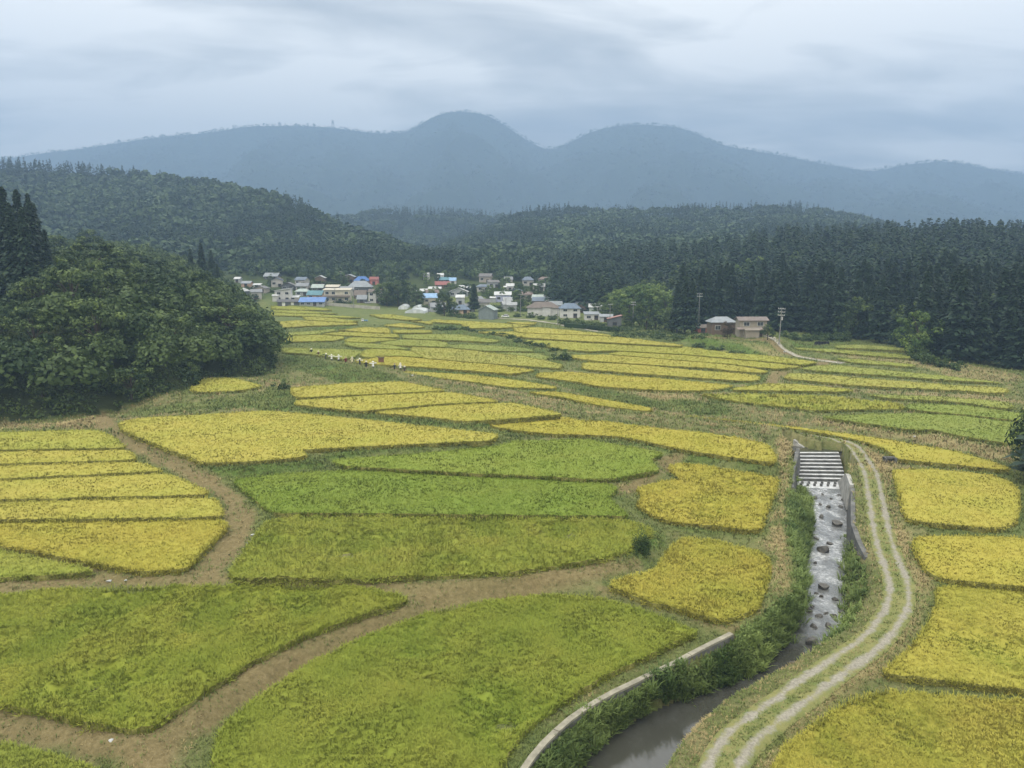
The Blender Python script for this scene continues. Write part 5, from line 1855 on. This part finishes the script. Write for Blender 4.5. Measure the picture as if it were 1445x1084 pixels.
# more houses of the village, crowded between the trees and each like the next
placed = [o.location.copy() for o in COL.objects if o.get("category") == "house"]
fill = [(.20, .21, .22), (.13, .125, .12), (.30, .31, .31), (.16, .12, .10), (.24, .26, .27), (.36, .37, .36), (.12, .15, .19)]
n_fill = 0
for _ in range(900):
    if n_fill >= 44:
        break
    u = rr.uniform(338, 868)
    vb = rr.uniform(399, 441 if u > 560 else 424)
    if 528 < u < 592:
        continue
    x, y, z = hit(u, vb)
    w = rr.uniform(5, 8.5) * FPX / y
    if any(abs(p.x - x) < 8.5 and abs(p.y - y) < 11 for p in placed):
        continue
    placed.append(Vector((x, y, z)))
    n_fill += 1
    k = FPX / y
    wh_, rh_ = rr.uniform(2.2, 4.0), rr.uniform(1.2, 1.9)
    hs = house(u - w / 2, u + w / 2, vb - (wh_ + rh_) * k, vb - wh_ * k, vb, rr.choice(['gable', 'gable', 'hip', 'front']), rr.choice(fill), rr.choice([GRY, BRN, DGR, (.40, .38, .34), (.34, .30, .25)]),
               "small muted house half hidden among the other roofs and trees of the village", yaw=rr.uniform(-.35, .35))
    hs["group"] = "crowded small houses of the village"

# village wall, hedges
m_vwall = paint("pale_wall", (.36, .34, .29), .3, .5, .9, .1)


def long_block(name, pts, h, w, mat, label, cat):
    P = [hit(u, v) for u, v in pts]
    c_ = P[len(P) // 2]
    m = MB()
    for p, q in zip(P[:-1], P[1:]):
        d = Vector((q[0] - p[0], q[1] - p[1], 0)).normalized()
        n_ = Vector((-d.y, d.x, 0)) * w / 2
        A_, B2 = Vector(p) - Vector(c_), Vector(q) - Vector(c_)
        lo = [A_ - n_, B2 - n_, B2 + n_, A_ + n_]
        m.hexa([(v_.x, v_.y, v_.z - .8) for v_ in lo], [(v_.x, v_.y, v_.z + h) for v_ in lo])
    return tag(m.build(name, mat, None, c_), label, cat)


long_block("garden_wall", [(457, 431), (475, 432.6), (500, 434.4), (520, 436), (536, 437)], 1.6, .3, m_vwall, "long pale concrete wall below the cream two-storey house", "wall")
m_bush = leaf_mat("bush_leaves", (0.022, 0.045, 0.012), (0.085, 0.125, 0.032), 0.3, 0.2)


def bush_mesh(seed, n=16, per=42, sz=.17):
    rng = np.random.default_rng(seed)
    c = rng.normal(0, .42, (n, 3))
    c[:, 2] = np.abs(c[:, 2]) * .9 + .15
    v, q, t_ = leaf_cloud(c, rng.uniform(.25, .5, n), per, sz, rng, .4 + .25 * rng.normal(size=n), .85, .5)
    me = mesh_np("bush", v, q, {'tint': np.clip(t_, 0, 1)})
    me.materials.append(m_bush)
    return me


BUSH = [bush_mesh(700 + k) for k in range(5)]


def bush(u, v, wpx, hpx, label, group=None, cat="bush", y=None, name="bush"):
    x, y, z = hit(u, v) if y is None else at_y(u, v, y)
    k = y / FPX
    o = link(name, BUSH[rr.randrange(5)], None, None, (x, y + .3 * wpx * k, z - .1))
    o.scale = (wpx * k * .52, wpx * k * .5, hpx * k * .72)
    o.rotation_euler = (0, 0, rr.uniform(0, 6))
    return tag(o, label, cat, group)


big_bush = bush(906, 783, 34, 42, "dark round bush at the pointed end of the wind-flattened paddy")
big_bush.data = bush_mesh(790, 34, 110, .085)
bush(398, 552, 26, 17, "small green bush at the corner of the upper yellow paddies below the wooded hill")
for u, v, w, h in [(655,466,16,8),(667,469,18,7),(680,471,18,7),(694,473,18,7),(708,475,18,8),(720,478,16,9),(732,484,20,9),(745,487,20,8),(758,489,20,8),(770,492,20,8),(782,496,18,9)]:
    bush(u, v, w, h, "dark green shrub in the winding hedge between the middle terraces", "shrubs of the winding mid-valley hedge")
bush(797, 510, 28, 17, "largest round dark bush at the near end of the winding hedge")
bush(784, 509, 16, 8, "low olive bush tucked against the round end bush of the winding hedge")
for u, v, w, h in [(615,466,16,7),(628,467,18,9),(640,466,16,8)]:
    bush(u, v, w, h, "bright green low shrub on the grassy mound at the far end of the hedge", "shrubs on the grassy mound")
for u, v, w, h in [(1108,478,22,12),(1124,482,26,14),(1142,483,26,13),(1160,482,26,14),(1180,482,28,20),(1196,483,24,18)]:
    bush(u, v, w, h, "leafy green bush in the thicket beside the leaning pole, under the cedars", "bushes beside the leaning pole")
for u, v, w, h in [(1300,510,24,22),(1316,516,28,26),(1335,520,26,22),(1352,524,26,20)]:
    bush(u, v, w, h, "light green bush at the forest edge where the thin strips end", "bushes at the cedar forest edge")
for u, v, w, h in [(905,475,30,9),(930,478,34,10),(960,480,34,10),(990,490,30,9),(1015,496,34,10),(1040,501,26,9),(880,468,26,8)]:
    bush(u, v, w, h, "low bush in the weedy bank under the farmhouses", "bushes on the weedy bank")
for u, v, w, h in [(798,459,24,14),(812,461,26,15),(830,461,22,12),(847,461,20,10),(765,451,18,8),(750,449,18,9),(781,452,20,9),(655,449,22,9),(640,447,20,8),(620,444,22,9),(665,450,18,10),(700,449,16,6),(730,448,16,7),(690,437,24,9),(740,440,22,9),(672,432,24,8),(720,432,24,8),(705,436,20,7),(560,428,28,8),(600,436,16,8),(450,432,18,4),(488,429,16,7),(476,428,16,7),(400,404,30,6),(420,406,26,7),(385,404,24,8),(450,401,28,8),(475,400,26,8),(487,404,16,7),(545,432,20,8),(610,430,14,8)] + [(rr.uniform(565, 860), rr.uniform(404, 444), rr.uniform(12, 22), rr.uniform(5, 9)) for _ in range(44)] + [(rr.uniform(345, 530), rr.uniform(402, 414), rr.uniform(12, 22), rr.uniform(5, 8)) for _ in range(16)]:
    bush(u, v, w, h, "garden bush among the village houses", "garden bushes in the village")
long_block("clipped_hedge", [(798, 462), (825, 464.5), (850, 467), (872, 469)], 1.7, 1.6, m_bush, "long dark clipped hedge along the village road", "hedge")
# grass-skinned hedge: a leafy coat on the block
HP = [hit(u, v) for u, v in np.column_stack([np.linspace(798, 872, 90), np.linspace(462, 469, 90)])]
hc = np.array(HP) + np.array([0, -.3, 1.1])
v, q, t_ = leaf_cloud(hc, np.full(90, 1.0), 40, .4, RNG, np.full(90, .15), .9)
hb_ = [o for o in COL.objects if o.name.startswith("clipped_hedge")][0]
lv = link("leaves", mesh_np("leaves", v - np.array(hb_.location), q, {'tint': np.clip(t_, 0, 1)}), m_bush, hb_)


def tree_px(u, vb, vt, kind, wf, label, name="broadleaf_tree", cat="tree", group=None, y=None):
    x, y, z = hit(u, vb) if y is None else at_y(u, vb, y)
    h = (vb - vt) * y / FPX
    hh = 20.0 if kind is CEDAR else 9.6
    s = h / hh
    return plant(name, kind, (x, y, z), (s * wf, s * wf, s), label, cat, group)


for u, vb, vt, wf in [(546,432,396,1.1),(562,432,392,1.1),(577,430,396,1.0),(588,432,408,1.0),(538,428,404,.8)]:
    tree_px(u, vb, vt, BROAD, wf, "broad dark tree in the grove splitting the village in two", group="trees of the dark village grove")
tree_px(627, 446, 411, BROAD, .9, "dense dark tree beside the light sky-blue roof")
tree_px(640, 446, 424, BROAD, .9, "lower dark tree in front of the blue-grey hipped roof")
tree_px(669, 440, 401, CEDAR, 1.6, "tall dark pointed tree next to the white roofs, above the grey barn", "conifer_tree")
tree_px(704, 414, 399, CEDAR, 1.5, "short pointed conifer behind the lavender house", "conifer_tree")
tree_px(735, 438, 407, BROAD, .9, "dull green tree behind the tall village pole")
tree_px(752, 420, 400, BROAD, .9, "tree behind the pale green roof")
tree_px(912, 466, 429, BROAD, .75, "round dark green tree standing alone between shed and farmhouses")
for u, vb, vt in [(868,446,414),(880,448,408),(893,450,402),(905,451,399),(918,452,402),(930,452,406),(941,455,414),(857,440,420),(874,444,404),(899,447,398),(911,448,397),(924,448,400),(887,452,420),(936,450,404),(948,452,410)]:
    tree_px(u, vb, vt, BAMB, rr.uniform(.85, 1.25), "bright yellow-green bamboo clump in front of the dark forest", "bamboo_clump", "bamboo", "bamboo clumps before the forest")
for u, vb, vt in [(955,470,398),(966,472,390),(976,473,398),(1000,462,396)]:
    tree_px(u, vb, vt, CEDAR, 1.1, "tall dark cedar behind the little red hut", "cedar_tree", group="cedars behind the red hut")
for p in placed[len(H):]:
    if rr.random() < .75:
        xx, yy = p.x + rr.uniform(-5, 5), p.y - rr.uniform(6.5, 8)
        q = rr.uniform(.28, .5)
        plant("garden_tree", BROAD if rr.random() < .8 else BAMB, (xx, yy, float(ground_z(xx, yy))), (q * 1.25, q * 1.25, q), "small leafy tree in front of the crowded small village houses", "tree", "garden trees before the crowded houses")
for u, vb, vt in [(845,446,425),(856,444,416),(863,452,424),(890,462,440),(902,462,436),(925,464,442),(938,466,440),(948,468,436),(830,430,412),(820,426,410)]:
    tree_px(u, vb, vt, BROAD, rr.uniform(.9, 1.3), "mid-green tree standing round the bright bamboo clumps", "garden_tree", group="mid-green trees round the bamboo")
tree_px(987, 455, 396, BAMB, .35, "slender pale tree wrapped in creeper beside a pole")
tree_px(1045, 440, 402, BAMB, .7, "pale green round tree standing out against the dark cedars")
tree_px(1026, 478, 452, MARO, .8, "dark maroon tree between the two farmhouses")
tree_px(1083, 480, 456, BROAD, .85, "round green tree at the end wall of the two-storey farmhouse")
for k in range(46):
    u = rr.uniform(560, 860)
    v = rr.uniform(393, 428)
    tree_px(u, v, v - rr.uniform(9, 17), BROAD if rr.random() < .7 else BAMB, rr.uniform(.9, 1.3), "small garden tree between the upper village houses", group="garden trees in the upper village")
for k in range(16):
    u = rr.uniform(330, 540)
    v = rr.uniform(392, 404)
    tree_px(u, v, v - rr.uniform(7, 12), BROAD, rr.uniform(.9, 1.4), "small tree behind the first village houses", group="trees behind the first village houses")
# tree cut by the right edge
xe, ye, ze = hit(1490, 688)
plant("tall_tree", CEDAR, (xe, ye, ze), (1.55, 1.55, .92), "dark tall tree cut by the frame beside the green paddies", "tree")
xe, ye, ze = hit(1480, 668)
plant("broadleaf_tree", BROAD, (xe, ye, ze), (1.1, 1.1, 1.25), "lower dark tree at the foot of the tall one that the frame cuts", "tree")
xe, ye, ze = hit(1500, 640)
plant("broadleaf_tree", BROAD, (xe, ye, ze), (1.2, 1.2, 1.5), "dark tree close behind the tall one that the frame cuts", "tree")

# poles
m_pole = paint("concrete_pole", (.20, .20, .195), .2, 2, .85, .15)


def pole(u, vb, vt, label, lean=0.0, arms=2, y=None):
    x, y, z = hit(u, vb) if y is None else at_y(u, vb, y)
    h = (vb - vt) * y / FPX
    e = empty("utility_pole", (x, y, z), rr.uniform(-.4, .4), label, "utility pole", "utility poles of the valley")
    e.rotation_euler[1] = lean
    MB().tube([(0, 0, -.8), (0, 0, h)], [.16, .10], 8).build("shaft", m_pole, e)
    for k in range(arms):
        zz = h - .35 - .95 * k
        a = MB().box(-1.0, 1.0, -.22, -.12, zz, zz + .12).build("crossarm", flat((.35, .35, .34)), e)
        m = MB()
        for xx in (-.9, -.35, .35, .9):
            m.tube([(xx, -.17, zz + .121), (xx, -.17, zz + .36)], [.06, .045], 6)
        m.build("insulator", flat((.6, .6, .58)), a)
    if arms > 2:
        MB().tube([(.34, 0, h - 3.6), (.34, 0, h - 2.6)], [.22, .22], 8).build("transformer", flat((.4, .4, .4)), e)


pole(1099, 487, 434.5, "leaning three-armed utility pole at the foot of the cedars beside the pale lane", .03, 3)
pole(985.5, 468, 414, "tall utility pole rising over the little red hut", 0, 2)
pole(893, 462, 426, "utility pole in front of the bright bamboo", 0, 2)
pole(860.5, 462, 429, "utility pole beside the shed with the red-brown roof", 0, 1)
pole(787, 459, 437, "utility pole at the bend of the village road, before the white farmhouse", 0, 1)
pole(734.5, 446, 415, "tall utility pole beyond the white parked car", 0, 1)
pole(714, 440, 421, "utility pole below the lavender house", 0, 1)
pole(604.5, 443, 421, "utility pole in front of the cream house with sky-blue roof", 0, 1)
pole(499, 436, 405, "utility pole standing at the pale concrete village wall", 0, 1)
pole(473, 428, 407, "utility pole in front of the long cream house", 0, 1)
pole(481.5, 402, 383, "tall utility pole rising behind the first houses, nearest the cream flat roof", 0, 1)
pole(490, 402, 388, "shorter utility pole behind the first houses, nearest the vivid blue roof", 0, 1)
pole(371.5, 418, 404.5, "utility pole beside the wooded hill and the pale sheds", 0, 1)

# greenhouses
m_poly = paint("greenhouse_film", (.50, .53, .53), .2, .6, .45, .3)


def greenhouse(u0, u1, vt, vb, label):
    x, y, z = hit((u0 + u1) / 2, vb)
    k = y / FPX
    w, h = (u1 - u0) * k, (vb - vt) * k
    e = empty("greenhouse", (x, y, z), rr.uniform(-.1, .1), label, "greenhouse", "greenhouses at the village edge")
    n = 9
    v, f = [], []
    for s, yy in ((0, 0), (1, 14)):
        for i in range(n + 1):
            a = math.pi * i / n
            v.append((-math.cos(a) * w / 2, yy, math.sin(a) ** .8 * h))
    for i in range(n):
        f.append((i, i + 1, n + 2 + i, n + 1 + i))
    f += [tuple(range(n, -1, -1)), tuple(range(n + 1, 2 * n + 2))]
    MB().add(v, f).build("cover", m_poly, e)
    m = MB()
    for q in range(6):
        yy = q * 2.8
        m.tube([(-math.cos(math.pi * i / n) * (w / 2 + .05), yy, math.sin(math.pi * i / n) ** .8 * h + .05) for i in range(n + 1)], [.05] * (n + 1), 4)
    m.build("frame", flat((.4, .42, .42)), e)
    MB().box(-.7, .7, -.08, -.02, 0.02, min(2, h * .8)).build("door", flat((.62, .64, .64)), e)


greenhouse(562, 574.5, 431, 436.8, "white plastic greenhouse nearest the dark grove")
greenhouse(582, 592.5, 432, 437.4, "white plastic greenhouse behind the long low one")
greenhouse(571, 600, 436.6, 442.3, "widest and lowest white greenhouse at the paddies' edge")


# cars
def car(u, v, wpx, label, body, rz=0.0, truck=False):
    x, y, z = hit(u, v)
    L = wpx * y / FPX
    k = L / 4.0
    e = empty("kei_truck" if truck else "parked_car", (x, y, z + .02), rz, label, "truck" if truck else "car")
    e.name = "small_truck" if truck else "parked_car"
    e.scale = (k, k, k)
    m = MB()
    if truck:
        m.hexa([(-2, -.75, .35), (-.5, -.75, .35), (-.5, .75, .35), (-2, .75, .35)], [(-1.75, -.68, 1.75), (-.55, -.68, 1.75), (-.55, .68, 1.75), (-1.75, .68, 1.75)])
        m.build("cab", body, e)
        MB().box(-.45, 2, -.75, .75, .55, 1.0).build("bed", flat((.10, .22, .42)), e)
        MB().hexa([(-1.97, -.7, .95), (-.62, -.7, .95), (-.62, .7, .95), (-1.97, .7, .95)], [(-1.80, -.71, 1.55), (-.62, -.71, 1.55), (-.62, .71, 1.55), (-1.80, .71, 1.55)]).build("window", m_glass, e)
    else:
        m.hexa([(-2, -.8, .3), (2, -.8, .3), (2, .8, .3), (-2, .8, .3)], [(-1.95, -.78, .82), (1.95, -.78, .88), (1.95, .78, .88), (-1.95, .78, .82)])
        m.build("body", body, e)
        MB().hexa([(-1.2, -.76, .87), (1.7, -.76, .87), (1.7, .76, .87), (-1.2, .76, .87)], [(-.55, -.66, 1.42), (1.35, -.66, 1.42), (1.35, .66, 1.42), (-.55, .66, 1.42)]).build("window", m_glass, e)
        MB().box(-.6, 1.38, -.68, .68, 1.42, 1.5).build("roof", body, e)
    for sx in (-1.25, 1.25):
        for sy in (-.78, .62):
            w_ = MB().tube([(sx, sy, .3), (sx, sy + .18, .3)], [.3, .3], 12).build("wheel", flat((.02, .02, .02)), e)
            MB().tube([(sx, sy - .02, .3), (sx, sy + .20, .3)], [.16, .16], 8).build("rim", flat((.4, .4, .4)), w_)
    return e


m_wcar = flat((.68, .68, .67), .35, .5)
car(713, 448, 11, "white car parked beside the pole and the grey barn", m_wcar, .05)
car(519, 428.5, 8, "pale grey car parked by the garage above the village wall", flat((.5, .5, .52), .35, .5), .3)
car(514.5, 454, 9, "small white truck with a blue bed among the far paddies", m_wcar, .15, True)

# scarecrows
SCARE = [(439.5,500,"black-clad scarecrow with a round white hat, first of the row by the wooded hill",(.02,.02,.02),(.75,.73,.66),0),(449.5,503.5,"thin brown scarecrow with a pale hat, second from the wooded hill",(.12,.07,.04),(.6,.55,.42),0),
 (459,507,"dark scarecrow leaning over with a white head, beside the white one with spread arms",(.06,.07,.05),(.75,.73,.68),.18),(468,509,"white scarecrow with widely spread arms and dark legs",(.80,.78,.70),(.75,.73,.66),0),
 (478,509.5,"slim scarecrow all in white, just after the one with spread arms",(.66,.66,.64),(.7,.7,.68),0),(488,512.5,"scarecrow in dark red at the end of the diagonal ditch",(.16,.03,.03),(.3,.2,.15),0),
 (497,512.5,"thin cream-yellow scarecrow in the middle of the row",(.65,.60,.38),(.7,.66,.5),0),(508,515,"dark scarecrow with white sleeves held out",(.05,.05,.05),(.75,.74,.7),-.05),
 (517,519,"black-skirted scarecrow with a cream top and hat",(.03,.03,.03),(.72,.68,.52),0),(526.5,519.5,"white-shirted scarecrow with arms out, before the notice board",(.80,.79,.74),(.75,.74,.7),0),
 (557,522.5,"dark blue-black scarecrow past the notice board",(.03,.035,.05),(.25,.2,.15),0),(567-2,521.5,"small white scarecrow between two dark ones past the notice board",(.72,.70,.62),(.7,.68,.6),0),
 (571,526,"dark scarecrow with a pale hat, last of the row at the yellow strip",(.07,.06,.04),(.6,.56,.45),0)]
for k, (u, v, lab, c1, c2, lean) in enumerate(SCARE):
    x, y, z = hit(u, v)
    e = empty("scarecrow", (x, y, z), rr.uniform(-.5, .5), lab, "scarecrow", "row of scarecrows along the grass path")
    e.scale = (1.15,) * 3
    e.rotation_euler[1] = lean
    wide = "spread" in lab or "arms out" in lab or "held out" in lab
    MB().tube([(0, 0, -.2), (0, 0, 1.1)], [.035, .03], 6).build("stake", m_pale_wood, e)
    b_ = MB().tube([(0, 0, .35), (0, 0, .7), (0, 0, 1.0), (0, 0, 1.14)], [.24, .19, .22, .09], 10).build("coat", flat(c1), e)
    al = .62 if wide else .34
    dz_ = 0 if wide else -.30
    for s in (-1, 1):
        MB().tube([(s * .14, 0, 1.05), (s * (.14 + al * .55), 0, 1.06 + dz_ * .45), (s * (.14 + al), 0, 1.04 + dz_)], [.085, .08, .09], 7).build("sleeve", flat(c2 if "sleeves" in lab else c1), b_)
    MB().tube([(0, 0, 1.12), (0, 0, 1.2), (0, 0, 1.32), (0, 0, 1.40)], [.06, .11, .11, .05], 9).build("head", flat((.55, .48, .36)), e)
    MB().tube([(0, 0, 1.35), (0, 0, 1.37), (0, 0, 1.45), (0, 0, 1.52)], [.27, .25, .11, .05], 12).build("hat", flat(c2), e)
    m = MB()
    for s in (-1, 1):
        m.tube([(s * .09, 0, .05), (s * .09, 0, .42)], [.075, .09], 7)
    m.build("trousers", flat((.05, .045, .05)), e)

x, y, z = hit(538, 515)
e = empty("notice_board", (x, y, z), -.1, "brown notice board on two posts in the golden band behind the scarecrows", "notice board")
for s in (-1, 1):
    MB().tube([(s * .55, 0, -.2), (s * .55, 0, 1.9)], [.06, .06], 6).build("post", m_timber, e)
MB().box(-.75, .75, -.1, -.062, .75, 1.85).build("panel", flat((.17, .085, .055)), e)
MB().add([(-.9, -.4, 1.92), (.9, -.4, 1.92), (.9, .3, 1.92), (-.9, .3, 1.92), (-.9, -.05, 2.12), (.9, -.05, 2.12)], [(0, 1, 5, 4), (2, 3, 4, 5), (3, 0, 4), (1, 2, 5), (0, 3, 2, 1)]).build("roof", m_timber, e)

# black covered heap, inlet box, litter
x, y, z = hit(1160, 487.5)
m = MB()
for k in range(5):
    m.hexa([(-2.3 + .9 * k, -.6, -.2), (-1.45 + .9 * k, -.6, -.2), (-1.45 + .9 * k, .6, -.2), (-2.3 + .9 * k, .6, -.2)], [(-2.2 + .9 * k, -.4, 1.2 + .15 * (k % 2)), (-1.5 + .9 * k, -.4, 1.25), (-1.5 + .9 * k, .4, 1.2), (-2.2 + .9 * k, .4, 1.15)])
tag(m.build("covered_heap", flat((.012, .012, .013), .6), None, (x, y, z)), "black covered heap at the end of a thin rice strip under the cedars", "heap")
x, y, z = hit(1256, 653)
m = MB()
m.box(-.8, .8, .5, .7, -1, .75).box(-.8, -.6, -.4, .5, -1, .7).box(.6, .8, -.4, .5, -1, .7).box(-.8, .8, .2, .5, .45, .72)
tag(m.build("inlet_box", m_dconc, None, (x, y, z)), "small dark concrete inlet at the corner of the golden strip beside the track", "inlet")
m_bag = flat((.40, .41, .40), .4, .4, .1)
for u, v, s, lab in [(154,821,.42,"crumpled white plastic bag lying on the bund above the lumpy foreground paddy"),(357,756,.4,"white plastic bag in the ditch at the dirt track's bend"),(350,768,.34,"smaller white sack just down the ditch at the dirt track's bend"),
                     (190,618,.32,"white bag at the edge of the dirt track above the comb of paddies"),(713,611,.38,"white bag on the bank at the tip of the large notched yellow paddy"),(157,1046,.26,"small white scrap on the brown bund near the bottom of the picture"),(177,820,.24,"tiny white scrap beside the crumpled bag on the bund"),
                     (1203,754,.5,"white bag on the grassy edge above the stream wall"),(1290,617,.5,"white bag on the pale bank under the wide green paddy"),(1107,497,.6,"white sack at the roadside of the pale lane"),(582,530.5,.6,"white sack on the path past the last scarecrow")]:
    x, y, z = hit(u, v)
    o = link("plastic_bag", rocks[rr.randrange(5)].copy(), None, None, (x, y, z + .08 * s))
    o.data.materials.clear()
    o.data.materials.append(m_bag)
    o.scale = (s * .8, s * .55, s * .4)
    o.rotation_euler = (0, 0, rr.uniform(0, 6))
    tag(o, lab, "plastic bag")

# the wood the upper houses stand in: too thick to count
rngv = np.random.default_rng(77)
vx, vy = [], []
hs_ = [o.location for o in COL.objects if o.get("category") == "house"]
for _ in range(4000):
    if len(vx) > 560:
        break
    u = rngv.uniform(330, 900)
    r_ = rngv.uniform(470, 562)
    x, y = (u - 722.5) / FPX * r_, r_
    lim = 478 if u < 560 else (500 if u < 640 else (478 if u < 780 else 440))
    if y < lim:
        continue
    if any(abs(h_.x - x) < 7 + 4 * (y < h_.y) and -60 < y - h_.y < 8 for h_ in hs_):
        continue
    vx.append(x)
    vy.append(y)
vx, vy = np.array(vx), np.array(vy)
kv = np.where(rngv.random(len(vx)) < .2, 'c', 'b')
forest("village_wood", np.column_stack([vx, vy, ground_z(vx, vy)]), rngv.uniform(5, 9, len(vx)) * np.where(kv == 'c', 1.5, 1), kv, np.where(kv == 'c', .12, .42) + rngv.normal(0, .16, len(vx)), "leafy wood and scrub around and behind the upper village houses", m_wood, 90, 78)
rx = rngv.uniform(865, 1000, 260)
P_ = [hit(u, v) for u, v in zip(rx, rngv.uniform(455, 478, 260))]
P_ = np.array([p for p in P_ if p[1] > 240])
rd_ = rngv.uniform(.7, 1.5, len(P_))
v, q, t_ = leaf_cloud(P_ + np.array([0, 0, .3]), rd_, 40, .42, rngv, .35 + .2 * rngv.normal(size=len(P_)), .7)
tag(link("scrub", mesh_np("scrub", v, q, {'tint': np.clip(t_, 0, 1)}), m_bush), "scrub covering the slope under the bamboo and cedars", "scrub", kind="stuff")
# ------------------------------------------------------------------ haze
mh = bpy.data.materials.new("haze_air")
mh.use_nodes = True
th_ = mh.node_tree
th_.nodes.clear()
pv = th_.nodes.new('ShaderNodeVolumePrincipled')
pv.inputs['Color'].default_value = (0.32, 0.46, 0.665, 1)
pv.inputs['Density'].default_value = 0.00035
pv.inputs['Anisotropy'].default_value = 0.1
oo = th_.nodes.new('ShaderNodeOutputMaterial')
th_.links.new(pv.outputs[0], oo.inputs['Volume'])
zlow = float(min(GZ.min(), wl(60) - 5))
hz_ = MB().box(-5200, 5200, -300, 5850, zlow - 1.5, 960).build("haze", mh)
tag(hz_, "thin blue-grey haze filling the valley air", "haze", kind="stuff")
